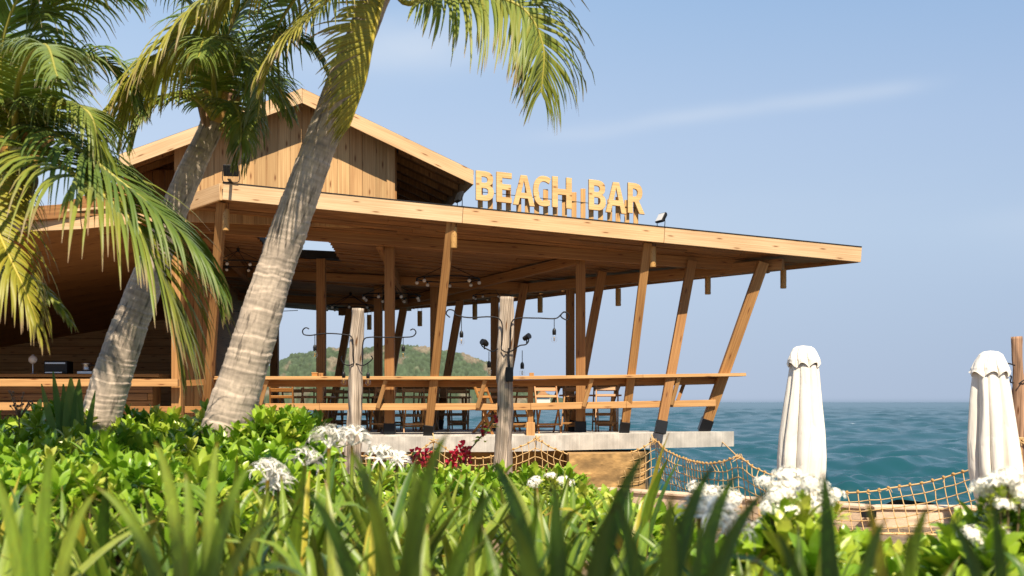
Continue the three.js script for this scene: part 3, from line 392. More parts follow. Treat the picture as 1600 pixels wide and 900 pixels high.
// ---------------------------------------------------------------- driftwood lamp posts
function rough(pts, rads, rad = 16, n = 60, seed = 1, amp = 0.2, cap = true) { // an uneven limb along pts
  const c = new THREE.CatmullRomCurve3(pts), pos = [], uv = [], idx = [], fr = c.computeFrenetFrames(n), L = c.getLength();
  for (let i = 0; i <= n; i++) { const t = i / n, p = c.getPointAt(t), k = t * (rads.length - 1), k0 = Math.min(rads.length - 2, Math.floor(k)), r = lerp(rads[k0], rads[k0 + 1], k - k0);
    for (let j = 0; j <= rad; j++) { const a = j / rad * Math.PI * 2, jj = j % rad, q = r * (1 + amp * (fbm(jj * 0.9, t * L * 1.1, 3, seed, rad * 0.9) * 2 - 1) + amp * 0.5 * (vn(jj * 1.0, t * L * 7, seed + 9, rad) - 0.5)); const v = fr.normals[i].clone().multiplyScalar(Math.cos(a) * q).addScaledVector(fr.binormals[i], Math.sin(a) * q).add(p); pos.push(v.x, v.y, v.z); uv.push(t * L / 2, j / rad * Math.PI * 2 * r / 0.4); } }
  for (let i = 0; i < n; i++) for (let j = 0; j < rad; j++) { const a = i * (rad + 1) + j, b = a + 1, e = a + rad + 1, f = e + 1; idx.push(a, e, b, b, e, f); }
  if (cap) for (const e of [0, n]) { const ci = pos.length / 3, p = c.getPointAt(e / n); pos.push(p.x, p.y, p.z); uv.push(0, 0); for (let j = 0; j < rad; j++) { const a = e * (rad + 1) + j; e ? idx.push(a, ci, a + 1) : idx.push(a, a + 1, ci); } }
  const g = new THREE.BufferGeometry(); g.setAttribute('position', new THREE.Float32BufferAttribute(pos, 3)); g.setAttribute('uv', new THREE.Float32BufferAttribute(uv, 2)); g.setIndex(idx); g.computeVertexNormals(); return g;
}
const bulbGlass = new THREE.LatheGeometry([[0.001, -0.105], [0.022, -0.1], [0.036, -0.08], [0.04, -0.06], [0.034, -0.035], [0.02, -0.012], [0.018, 0]].map(p => new THREE.Vector2(...p)), 18), bulbSock = new THREE.LatheGeometry([[0, -0.004], [0.024, -0.002], [0.026, 0.05], [0.018, 0.075], [0.006, 0.085], [0, 0.085]].map(p => new THREE.Vector2(...p)), 14), filam = merge([0, 1, 2].map(i => new THREE.TorusGeometry(0.016, 0.0022, 4, 12).scale(0.6, 1.6, 1).rotateY(i * 1.05).translate(0, -0.055, 0)));
function bulb(parent, p, len) { const b = parent.position, q = p.clone().sub(b); const s = addLocal(parent, 'bulb', bulbGlass, M.glass, q); addLocal(s, 'socket', bulbSock, M.black); addLocal(s, 'filament', filam, M.brass); addLocal(s, 'flex', new THREE.CylinderGeometry(0.005, 0.005, len, 5).translate(0, 0.085 + len / 2, 0), M.black); }
function lampPost(label, pts, rads, d, seed, arms, bulbs, mat, twin) {
  const b = at(pts[0][0], pts[0][1], d); const t = thing('driftwood_lamp_post', label, 'lamp post', b);
  const P = pts.map(p => at(p[0], p[1], d + (p[2] ?? 0)));
  add(t, 'trunk', rough(P, rads, 18, 80, seed, 0.5), mat);
  if (twin) add(t, 'trunk', rough(twin.map(p => at(p[0], p[1], d + 0.02)), [0.05, 0.05, 0.03], 12, 40, seed + 4, 0.25), M.drift);
  for (const a of arms) add(t, 'scroll_bracket', tube(a.map(p => at(p[0], p[1], d - 0.11 + (p[2] ?? 0))), 0.0095, 60, 6), M.iron);
  for (const [u, v, len] of bulbs) bulb(t, at(u, v, d - 0.11), len);
  return t;
}
lampPost('tall pale driftwood lamp post standing before the net', [[781, 850], [785, 735], [789, 640], [790, 560], [793, 464]], [0.125, 0.118, 0.105, 0.1, 0.098, 0.085], 15, 3,
  [[[703, 496], [697, 490], [701, 484], [710, 486], [711, 491], [730, 496], [765, 495], [778, 497], [783, 502], [785, 514], [784, 540]], [[884, 488], [880, 488], [876, 494], [887, 500], [889, 492], [882, 487], [876, 492], [870, 497], [840, 497], [812, 497], [803, 499], [799, 505], [798, 522], [797, 545]], [[778, 545], [770, 549], [762, 546], [753, 540], [752, 533], [758, 531], [763, 536]], [[783, 546], [790, 550], [800, 548], [812, 540], [822, 538], [826, 532], [824, 526], [818, 528]]],
  [[721, 527, 0.19], [866, 523, 0.13], [764, 574, 0.12], [816, 576, 0.15]], M.drift);
lampPost('cracked driftwood lamp post with a stub beside the hedge', [[553, 850], [555, 700], [556, 620], [555, 560], [560, 482]], [0.115, 0.11, 0.095, 0.1, 0.09, 0.08], 16.2, 8,
  [[[483, 514], [478, 512], [473, 516], [474, 522], [482, 524], [510, 521], [540, 523], [548, 525], [551, 531], [552, 552], [553, 566]], [[641, 516], [646, 514], [650, 519], [646, 525], [630, 527], [600, 527], [578, 527], [570, 529], [567, 536], [567, 556], [566, 566]], [[553, 568], [545, 571], [537, 568], [533, 560], [535, 556]], [[556, 568], [566, 571], [575, 567], [582, 560], [580, 556]]],
  [[492, 548, 0.15], [630, 549, 0.12], [537, 590, 0.1], [575, 591, 0.13]], M.drift, [[541, 760], [543, 700], [546, 640]]);
lampPost('dark brown driftwood post with hooks by the cream parasol', [[1592, 850], [1592, 700], [1591, 600], [1587, 526]], [0.1, 0.095, 0.09, 0.08, 0.06], 15.2, 14,
  [[[1568, 569], [1576, 568], [1586, 571]], [[1575, 595], [1574, 588], [1580, 588], [1579, 597], [1584, 598]], [[1592, 600], [1597, 596], [1610, 590], [1630, 592]]], [[1622, 612, 0.12]], M.drift2);
for (const [u, v, s] of [[757, 536, 1], [823, 527, 1]]) { const sp = thing('spot_lamp', 'small black spot lamp on the hook of the tall driftwood post', 'spot lamp', at(u, v, 14.9), 'small black spot lamps on the driftwood posts'); addLocal(sp, 'housing', new THREE.CylinderGeometry(0.04, 0.03, 0.1, 14).rotateX(1.2).rotateY(u > 790 ? 0.8 : -0.8), M.black); addLocal(sp, 'stem', new THREE.CylinderGeometry(0.01, 0.01, 0.08, 6).translate(0, -0.04, 0), M.black); }
{ const jb = thing('junction_box', 'black junction box with cable on the tall driftwood post', 'junction box', at(796, 585, 14.88)); addLocal(jb, 'housing', new RoundedBoxGeometry(0.1, 0.19, 0.07, 2, 0.015), M.black); addLocal(jb, 'cable', tube([V(0, 0.09, 0), V(-0.005, 0.2, 0.0), V(-0.01, 0.34, 0)], 0.012, 12), M.black); }

// ---------------------------------------------------------------- closed parasols
const clothTex = tex(256, 256, (u, v) => { const a = fbm(u * 6, v * 6, 4, 5, 6, 6), w = 0.02 * Math.sin(u * 256 * 1.57) * Math.sin(v * 256 * 1.57); const g = 0.86 + 0.07 * a + w; return [g, g * 0.975, g * 0.925]; });
const creaseTex = tex(512, 512, (u, v) => { const a = fbm(u * 10, v * 4, 5, 301, 10, 4), b = Math.abs(fbm(u * 14, v * 3, 4, 311, 14, 3) - 0.5) * 2; const g = 0.5 * a + 0.5 * Math.pow(b, 0.6); return [g, g, g]; }, false);
M.cloth = new THREE.MeshPhysicalMaterial({ map: clothTex, bumpMap: creaseTex, bumpScale: 0.02, roughness: 0.95, sheen: 0.2, side: THREE.DoubleSide });
function parasol(label, u, d, rows, cap, seed) { // rows: [v, left, right] outline as seen; the folds go round it
  const bX = (u - 800) * d / F, gy = groundY(bX, d), t = thing('closed_parasol', label, 'parasol', W3(bX, gy, d), 'closed cream parasols');
  const n = 220, m = 90, build = (rows, fold, nf, hem, sd) => {
    const pos = [], uv = [], idx = [], Rp = rng(sd), ph = Array.from({ length: nf }, () => [Rp() * 1.3 - 0.55, 0.35 + Rp() * 1.15]);
    for (let j = 0; j <= m; j++) { const k = j / m * (rows.length - 1), a = Math.min(rows.length - 2, Math.floor(k)), f = k - a, sm = f, v = lerp(rows[a][0], rows[a + 1][0], sm), l = lerp(rows[a][1], rows[a + 1][1], sm), r = lerp(rows[a][2], rows[a + 1][2], sm), cx = ((l + r) / 2 - 800) * d / F, w = (r - l) / 2 * d / F; const tt = j / m;
      for (let i = 0; i <= n; i++) { const th = i / n * Math.PI * 2, q = th / (Math.PI * 2) * nf, qi = Math.floor(q) % nf, fq = q - Math.floor(q), sk = Math.pow(fq, 1 + ph[qi][0]), ri = Math.abs(Math.sin(sk * Math.PI)), sharp = Math.pow(ri, 0.55) - 1; const dep = fold * sstep(-0.05, 0.3, tt) * ph[qi][1] * (1 + 0.4 * Math.sin(tt * 5 + qi * 2));
        const tw = th + 0.10 * Math.sin(tt * 3.0 + sd) * tt + 0.03 * Math.sin(tt * 9 + qi); const rad = w * (1 + dep * sharp + 0.09 * (fbm(i * 0.1, tt * 3.2, 4, sd, 22) - 0.5)); const y = (HOR - v) * d / F + (tt > 0.9 ? hem * (ri - 0.5) * (tt - 0.9) * 10 : 0);
        pos.push(cx + Math.cos(tw) * rad, y, -d + Math.sin(tw) * rad * 0.92); uv.push(i / n, y / 1.6); } }
    for (let j = 0; j < m; j++) for (let i = 0; i < n; i++) { const a = j * (n + 1) + i, b = a + 1, c = a + n + 1, e = c + 1; idx.push(a, b, c, b, e, c); }
    const g = new THREE.BufferGeometry(); g.setAttribute('position', new THREE.Float32BufferAttribute(pos, 3)); g.setAttribute('uv', new THREE.Float32BufferAttribute(uv, 2)); g.setIndex(idx); g.computeVertexNormals(); return g; };
  const canopy = add(t, 'canopy', build(rows, 0.30, 9, 0.10, seed), M.cloth); add(canopy, 'top_cap', build(cap, 0.16, 8, 0.06, seed + 3), M.cloth);
  const top = at(u, cap[0][0] - 1, d); add(t, 'pole', rod(W3(top.x, gy - 0.05, d), W3(top.x, top.y - 0.03, d), 0.024), M.chair);
  add(t, 'foot', new THREE.LatheGeometry([[0, 0.09], [0.05, 0.088], [0.06, 0.05], [0.25, 0.035], [0.27, 0], [0, -0.04]].map(p => new THREE.Vector2(...p)), 28).translate(top.x, gy + 0.02, -d), M.concrete);
}
parasol('closed cream parasol behind the white flower bush', 1254, 13.5, [[556, 1241, 1269], [572, 1234, 1279], [600, 1230, 1282], [640, 1224, 1286], [680, 1218, 1290], [715, 1215, 1291], [745, 1215, 1290], [775, 1219, 1288], [800, 1225, 1284], [818, 1228, 1280]], [[540, 1253, 1256], [541.5, 1244, 1267], [545, 1239, 1272], [552, 1235, 1277], [562, 1231, 1281], [571, 1230, 1282]], 5);
parasol('closed cream parasol next to the dark driftwood post', 1553, 12.6, [[563, 1538, 1560], [582, 1520, 1572], [610, 1517, 1578], [650, 1515, 1584], [690, 1513, 1590], [730, 1514, 1596], [760, 1519, 1598], [790, 1527, 1597], [815, 1534, 1594], [832, 1538, 1590]], [[548, 1545, 1549], [549.5, 1536, 1559], [554, 1530, 1566], [564, 1524, 1571], [575, 1518, 1576], [585, 1515, 1578]], 11);

// ---------------------------------------------------------------- sea wall and rope net
{
  const w = thing('sea_wall', 'low sand coloured sea wall behind the rope net', 'wall', W3(4.9, -2, 16.5));
  const path = [[1.55, 20.6], [5.3, 17.0], [10, 16.6], [17, 16]], yt = -1.55;
  for (let i = 0; i < 3; i++) { const a = path[i], b = path[i + 1], P = (t, y) => W3(lerp(a[0], b[0], t), y, lerp(a[1], b[1], t)); add(w, 'wall_face', beam(P(0, -2.13), P(1, -2.13), 0.34, 1.12, Y, 0.02), M.sand); add(w, 'coping', beam(P(0, yt + 0.0), P(1, yt + 0.0), 0.4, 0.045, Y, 0.01), M.sand); }
  for (const u of [1357, 1470]) { const p = at(u, 803, 16.79); add(w, 'drain_hole', beam(p.clone().add(V(-0.11, 0, 0)), p.clone().add(V(0.11, 0, 0)), 0.04, 0.1, Y, 0), M.shoe); }
}
{
  const net = thing('rope_net', 'knotted rope cargo net slung from the deck edge along the shore', 'net', at(1021, 690, 21));
  const top = [[560, 712, 21.05], [600, 716, 21.0], [640, 711, 21.0], [662, 700, 21.05], [678, 690, 21.12], [694, 700, 21.05], [716, 711, 21.0], [750, 716, 20.98], [786, 708, 21.0], [820, 695, 21.05], [839, 687, 21.12], [856, 697, 21.08], [890, 711, 21.0], [925, 716.5, 21.0], [962, 713, 21.05], [1000, 702, 21.2], [1021, 690, 21.3], [1040, 703, 20.6], [1065, 716, 19.9], [1100, 724, 18.8], [1130, 722, 18.2], [1153, 715, 17.9], [1180, 731, 17.5], [1215, 745, 17.1], [1260, 760, 16.7], [1310, 769, 16.3], [1360, 767, 16.1], [1420, 759, 16.0], [1480, 745, 15.8], [1530, 728, 15.5], [1565, 708, 15.3], [1592, 690, 15.12]];
  const c = new THREE.CatmullRomCurve3(top.map(p => at(...p))), L = c.getLength(), step = 0.145, n = Math.round(L / step), anchors = [678, 839, 1021, 1153, 1592];
  const grid = []; const Rn = rng(33);
  for (let i = 0; i <= n; i++) { const t = i / n, p = c.getPointAt(t), u = 800 + p.x / -p.z * F; let near = 1e9, sg = 0; for (const a of anchors) if (Math.abs(u - a) < Math.abs(near)) near = u - a; sg = clamp(near / 90, -1, 1); const rows = u > 1170 ? 9 : u > 1040 ? 6 : 4, col = []; const down = V(-0.02 * sg, -1, u > 1170 ? 0.33 : 0.08);
    const pull = Math.exp(-near * near / 900); for (let r = 0; r <= rows; r++) { const q = p.clone().addScaledVector(down, r * 0.13 * (1 + 0.18 * pull)); q.x += (Rn() - 0.5) * 0.018 + 0.012 * r * (u > 1040 ? 1 : 0.4); q.y += (Rn() - 0.5) * 0.014; q.z += 0.03 * Math.sin(i * 0.8 + r) * 0.5; if (r > 3) { const g = groundY(q.x, -q.z) + 0.01; if (q.y < g) q.y = g; } col.push(q); } grid.push(col); }
  const bunch = a => { for (let i = 0; i <= n; i++) { const p = grid[i][0], u = 800 + p.x / -p.z * F; if (Math.abs(u - a) < 45 && a < 1500) for (let r = 1; r < grid[i].length; r++) grid[i][r].x -= (u - a) * 0.00045 * (4 - r) * (r < 4 ? 1 : 0); } }; anchors.forEach(bunch);
  add(net, 'header_rope', tube(grid.map(g => g[0]), 0.012, n * 3, 6), M.rope);
  for (let r = 1; r <= 9; r++) { let run = []; const flush = () => { if (run.length > 2) add(net, 'cord', tube(run, 0.0075, run.length * 2, 5), M.rope); run = []; }; for (const g of grid) g[r] ? run.push(g[r]) : flush(); flush(); }
  for (const g of grid) add(net, 'cord', tube(g, 0.0075, g.length * 3, 5), M.rope);
  const kn = []; for (const g of grid) g.forEach((p, r) => { kn.push(new THREE.IcosahedronGeometry(r ? 0.0135 : 0.024, 1).scale(1.2, 0.9, 1).rotateZ(Rn() * 3).translate(p.x, p.y + (r ? 0 : 0.008), p.z)); }); const km = add(net, 'knots', merge(kn), M.ropeDark); km.userData.kind = 'stuff';
  for (const [p, q] of [[at(1153, 714, 17.9), W3(4.0, deckY(4) - 0.2, 21.9)], [at(678, 690, 21.12), at(676, 676, 21.28)], [at(839, 687, 21.12), at(838, 680, 21.3)], [at(1021, 690, 21.3), at(1018, 679, 21.6)], [at(1592, 690, 15.12), at(1604, 689, 15.1)]]) add(net, 'tie_rope', tube([p, p.clone().lerp(q, 0.5).add(V(0.01, -0.01, 0.01)), q], 0.011, 10, 6), M.rope);
  const frays = []; for (let k = 0; k < 46; k++) { const i = Math.floor(Rn() * n), p = grid[i][0]; frays.push(tube([p, p.clone().add(V((Rn() - 0.5) * 0.05, 0.01 - Rn() * 0.04, 0.02)), p.clone().add(V((Rn() - 0.5) * 0.1, -0.02 - Rn() * 0.05, 0.03))], 0.005, 5, 4)); } for (const a of anchors) for (let k = 0; k < 9; k++) { const p = at(...top.find(q => q[0] === a)); frays.push(tube([p, p.clone().add(V((Rn() - 0.5) * 0.12, (Rn() - 0.2) * 0.08, 0.04)), p.clone().add(V((Rn() - 0.5) * 0.2, (Rn() - 0.5) * 0.14, 0.05))], 0.007, 8, 4)); } add(net, 'frayed_ends', merge(frays), M.rope);
}
{ // hut on the far shore
  const h = thing('shore_hut', 'tiny white hut with thatched roof on the far headland', 'hut', at(848, 628, 560)); const p = h.position; add(h, 'wall', beam(V(p.x - 3.6, p.y + 0.4, p.z), V(p.x + 3.6, p.y + 0.4, p.z), 5, 4.4, Y, 0), new THREE.MeshStandardMaterial({ color: 0xd9d2c4, roughness: 0.9 })); add(h, 'roof', new THREE.ConeGeometry(5, 3.6, 4).rotateY(Math.PI / 4).translate(p.x, p.y + 4.4, p.z), M.soffit[0]);
}
// ---------------------------------------------------------------- coconut palms
M.frond = new THREE.MeshPhysicalMaterial({ vertexColors: true, roughness: 0.5, transmission: 0.32, thickness: 0, specularIntensity: 0.7, side: THREE.DoubleSide });
M.rachis = new THREE.MeshStandardMaterial({ vertexColors: true, roughness: 0.55 });
const barkTex = tex(512, 512, (u, v) => { const rings = fbm(u * 3, v * 34, 3, 21, 3, 34), fine = fbm(u * 60, v * 20, 3, 22, 60, 20), big = fbm(u * 4, v * 4, 4, 23, 4, 4), crack = sstep(0.62, 0.8, fbm(u * 40, v * 6, 3, 25, 40, 6)); let g = 0.62 + 0.2 * (rings - 0.5) + 0.18 * (fine - 0.5) + 0.26 * (big - 0.4) - 0.2 * crack; return [g * 1.05, g * 0.96, g * 0.86]; });
M.bark = new THREE.MeshStandardMaterial({ map: barkTex, bumpMap: barkTex, bumpScale: 0.008, roughness: 0.95 });
function palmTrunk(pts, rads, seed) {
  const c = new THREE.CatmullRomCurve3(pts), n = 420, rad = 40, L = c.getLength(), pos = [], uv = [], idx = [];
  const marks = []; { const Rt = rng(seed); let s = 0; while (s < L) { marks.push(s); s += 0.035 + 0.075 * Rt() * Rt() + 0.01 * Rt(); } marks.push(L + 1); }
  let mi = 0;
  for (let i = 0; i <= n; i++) { const t = i / n, s = t * L, p = c.getPointAt(t), T = c.getTangentAt(t), sx = V().crossVectors(T, V(0, 0, 1)).normalize(), sz = V().crossVectors(sx, T); while (marks[mi + 1] <= s) mi++;
    const k = t * (rads.length - 1), k0 = Math.min(rads.length - 2, Math.floor(k)), r = lerp(rads[k0], rads[k0 + 1], k - k0);
    for (let j = 0; j <= rad; j++) { const jj = j % rad, a = j / rad * Math.PI * 2; const wob = s + 0.06 * (fbm(jj * 0.25, s * 2, 2, seed, rad * 0.25) - 0.5) + 0.02 * Math.cos(a + seed); let m = mi; if (wob < marks[m] && m > 0) m--; else if (wob >= marks[m + 1] && m < marks.length - 2) m++; const q = (wob - marks[m]) / (marks[m + 1] - marks[m]);
      const rr2 = r * (1 + 0.035 * (hash(m, 3, seed) - 0.5)) + 0.006 * (q - 0.5) * (0.2 + 1.2 * hash(m, 7, seed)) + 0.016 * (fbm(jj * 0.4, s * 3, 3, seed + 2, rad * 0.4) - 0.5); const v = p.clone().addScaledVector(sx, Math.cos(a) * rr2).addScaledVector(sz, Math.sin(a) * rr2); pos.push(v.x, v.y, v.z); uv.push(j / rad, s / 1.1); } }
  for (let i = 0; i < n; i++) for (let j = 0; j < rad; j++) { const a = i * (rad + 1) + j, b = a + 1, e = a + rad + 1, f = e + 1; idx.push(a, b, e, b, f, e); }
  const g = new THREE.BufferGeometry(); g.setAttribute('position', new THREE.Float32BufferAttribute(pos, 3)); g.setAttribute('uv', new THREE.Float32BufferAttribute(uv, 2)); g.setIndex(idx); g.computeVertexNormals(); return g;
}
const GREEN = [0.085, 0.155, 0.018], LIME = [0.23, 0.29, 0.03], YEL = [0.46, 0.36, 0.035], TIP = [0.33, 0.21, 0.11];
const mix3 = (a, b, t) => a.map((v, i) => lerp(v, b[i], t));
function frond(tree, pts, o = {}) {
  const { n = 62, len = 0.9, w = 0.033, tone = 0.35, yellow = 0, droop = 1, seed = 1, side = null, dry = 0.3, fold = 0.55, both = true, a0 = 70, a1 = 24, start = 0.13 } = o;
  const Rf = rng(seed * 977 + 5), c = new THREE.CatmullRomCurve3(pts), L = c.getLength(), pos = [], col = [], idx = [];
  const nseg = 7, wind = o.wind ?? V(0.1, 0, 0);
  for (let k = 0; k < n; k++) for (const sgn of both ? [-1, 1] : [1]) {
    const t = start + (1 - start) * (k + Rf() * 0.5) / n, p = c.getPointAt(Math.min(1, t)), T = c.getTangentAt(Math.min(1, t)); if (Rf() < 0.02) continue;
    let S = side ? side.clone() : V().crossVectors(T, Y); S.addScaledVector(T, -S.dot(T)); if (S.lengthSq() < 1e-4) S.set(1, 0, 0); S.normalize();
    const U = V().crossVectors(S, T).normalize(); if (U.y < 0 && !side) U.negate();
    const q = (t - start) / (1 - start), prof = Math.min(1, 0.45 + q * 2.6) * (1 - 0.62 * Math.pow(q, 2.6)), ln = len * prof * (0.78 + 0.36 * Rf()), ang = lerp(a0, a1, Math.pow(q, 1.3)) * Math.PI / 180 + (Rf() - 0.5) * 0.26;
    let D = T.clone().multiplyScalar(Math.cos(ang)).addScaledVector(S, sgn * Math.sin(ang)).addScaledVector(U, 0.22 - 0.25 * Rf() * fold).normalize();
    const wdt = w * (0.75 + 0.5 * Rf()) * (q > 0.85 ? 0.75 : 1), base = pos.length / 3, kink = Rf() < 0.22 ? 0.45 + Rf() * 0.35 : 2, g0 = droop * (0.75 + 0.55 * Rf());
    const ct = clamp(tone + (Rf() - 0.5) * 0.4), cy = clamp(yellow + (Rf() - 0.5) * 0.35 * (yellow > 0 ? 1 : 0.4)), cb = mix3(mix3(GREEN, LIME, ct), YEL, clamp(cy)), tipAt = 1 - dry * (0.25 + 0.75 * Rf()) * 0.55;
    let x = p.clone();
    for (let s = 0; s <= nseg; s++) { const f = s / nseg, Wv = T.clone().addScaledVector(D, -T.dot(D)); if (Wv.lengthSq() < 1e-4) Wv.copy(U); Wv.normalize(); const N = V().crossVectors(D, Wv).normalize(); if (N.dot(U) > 0) N.negate(); const hw = wdt * 0.5 * (f < 0.12 ? 0.45 + f * 4.5 : 1) * Math.pow(1 - f, 0.6) + 0.0012;
      const cc = f > tipAt ? mix3(cb, TIP, clamp((f - tipAt) / 0.12)) : cb;
      for (const [e, dn] of [[-1, 0.5], [0, 0], [1, 0.5]]) { const v = x.clone().addScaledVector(Wv, e * hw).addScaledVector(N, dn * hw); pos.push(v.x, v.y, v.z); col.push(...cc); }
      if (s < nseg) { const b = base + s * 3; idx.push(b, b + 1, b + 3, b + 1, b + 4, b + 3, b + 1, b + 2, b + 4, b + 2, b + 5, b + 4); x = x.clone().addScaledVector(D, ln / nseg); D.addScaledVector(Y, -g0 * (0.10 + 0.42 * f) * (f > kink ? 3.2 : 1)).addScaledVector(wind, 0.12 * f).normalize(); } }
  }
  const g = new THREE.BufferGeometry(); g.setAttribute('position', new THREE.Float32BufferAttribute(pos, 3)); g.setAttribute('color', new THREE.Float32BufferAttribute(col, 3)); g.setIndex(idx); g.computeVertexNormals();
  const rg = new THREE.TubeGeometry(c, 40, 1, 7), rp = rg.attributes.position, rc = []; for (let i = 0; i <= 40; i++) { const P = c.getPointAt(i / 40), r = lerp(0.034, 0.005, Math.pow(i / 40, 0.7)) * (i < 3 ? 1.5 - i * 0.15 : 1); for (let j = 0; j <= 7; j++) { const k = i * 8 + j; rp.setXYZ(k, P.x + (rp.getX(k) - P.x) * r, P.y + (rp.getY(k) - P.y) * r, P.z + (rp.getZ(k) - P.z) * r); rc.push(...mix3([0.22, 0.24, 0.04], YEL, clamp(0.3 + yellow))); } } rg.setAttribute('color', new THREE.Float32BufferAttribute(rc, 3));
  const f = add(tree, 'frond', rg, M.rachis); add(f, 'leaflets', g, M.frond); return f;
}
const arc = (c, az, el, len, sag) => { const pts = []; for (let i = 0; i <= 5; i++) { const s = i / 5, e = el - sag * Math.pow(s, 1.4); const prev = pts[pts.length - 1] ?? c; const D = V(Math.cos(az) * Math.cos(e), Math.sin(e), -Math.sin(az) * Math.cos(e)); pts.push(i ? prev.clone().addScaledVector(D, len / 5) : c.clone()); } return pts; };
const px = (l, d) => l.map(p => at(p[0], p[1], d + (p[2] ?? 0)));
function crownHeart(tree, c, seed, r = 0.2) { const Rc = rng(seed); for (let i = 0; i < 9; i++) { const a = i * 2.4, b = c.clone().add(V(Math.cos(a) * r * 0.5, -0.22 + 0.03 * i, Math.sin(a) * r * 0.5)); const e = c.clone().add(V(Math.cos(a) * r * 1.5, 0.12 + 0.04 * Rc(), Math.sin(a) * r * 1.5)); add(tree, 'leaf_base', rough([b, b.clone().lerp(e, 0.5).add(V(0, 0.04, 0)), e], [0.07, 0.055, 0.035], 9, 12, seed + i, 0.2), i % 3 ? M.drift2 : M.bamboo); } }
{ // the palm whose trunk crosses the gable
  const t = thing('coconut_palm', 'leaning coconut palm whose trunk crosses the plank gable', 'palm tree', at(338, 735, 10.6)), d = 10.6;
  add(t, 'trunk', palmTrunk(px([[322, 800], [338, 720], [362, 640], [394, 540], [424, 440], [460, 335], [496, 235], [530, 140], [562, 60], [590, -10], [606, -45]], d), [0.235, 0.225, 0.215, 0.195, 0.175, 0.166, 0.158, 0.148, 0.138, 0.13, 0.125], 3), M.bark);
  const c = at(612, -45, d); crownHeart(t, c, 4);
  frond(t, px([[615, -20, -0.1], [635, 5, -0.2], [685, -8, -0.3], [755, -8, -0.35], [818, 14, -0.4], [848, 70, -0.4], [846, 145, -0.4]], d), { seed: 1, tone: 0.55, yellow: 0.18, droop: 0.9, len: 0.95, n: 110, dry: 0.4, start: 0.16, fold: 1.4, a0: 80, a1: 42, wind: V(-1.1, 0, 0.2), side: V(-0.55, -0.55, 0.6) });
  frond(t, px([[605, -30, -0.2], [592, 20, -0.45], [581, 70, -0.5], [571, 125, -0.5], [556, 170, -0.48], [545, 200, -0.45]], d), { seed: 2, tone: 0.8, yellow: 0.62, droop: 0.35, len: 0.62, n: 92, both: false, dry: 0.5, side: V(-0.9, 0, 0.4), a0: 74, start: 0.2 });
  frond(t, px([[600, -40, -0.2], [545, -25, -0.6], [490, 20, -0.8], [440, 70, -0.9], [415, 110, -0.9]], d), { seed: 3, tone: 0.75, yellow: 0.5, droop: 0.8, len: 0.7, dry: 0.5 });
  frond(t, px([[600, -50, 0], [500, -75, -0.3], [410, -55, -0.5], [339, 0, -0.6], [262, 80, -0.6], [186, 157, -0.55]], d), { seed: 4, tone: 0.85, yellow: 0.4, droop: 1.2, len: 1.0, w: 0.042, dry: 0.4, n: 84, start: 0.2 });
  frond(t, px([[600, -50, 0.2], [500, -40, 0.5], [440, 30, 0.7], [405, 120, 0.8], [385, 230, 0.8]], d), { seed: 5, tone: 0.3, droop: 1, len: 0.75, dry: 0.3 });
  let k = 6; for (const [az, el, sag, len] of [[0.5, 0.9, 1.3, 3.0], [1.4, 1.0, 1.4, 3.0], [2.4, 0.8, 1.2, 3.2], [3.3, 1.1, 1.5, 3.1], [4.2, 1.0, 1.5, 2.8], [5.1, 1.1, 1.6, 2.8], [5.8, 0.7, 1.2, 3.0], [3.0, 0.5, 1.0, 3.2], [4.6, 0.7, 1.1, 2.6]]) frond(t, arc(c, az, el, len, sag), { seed: k++, tone: 0.45, yellow: 0.1, len: 0.85 });
}
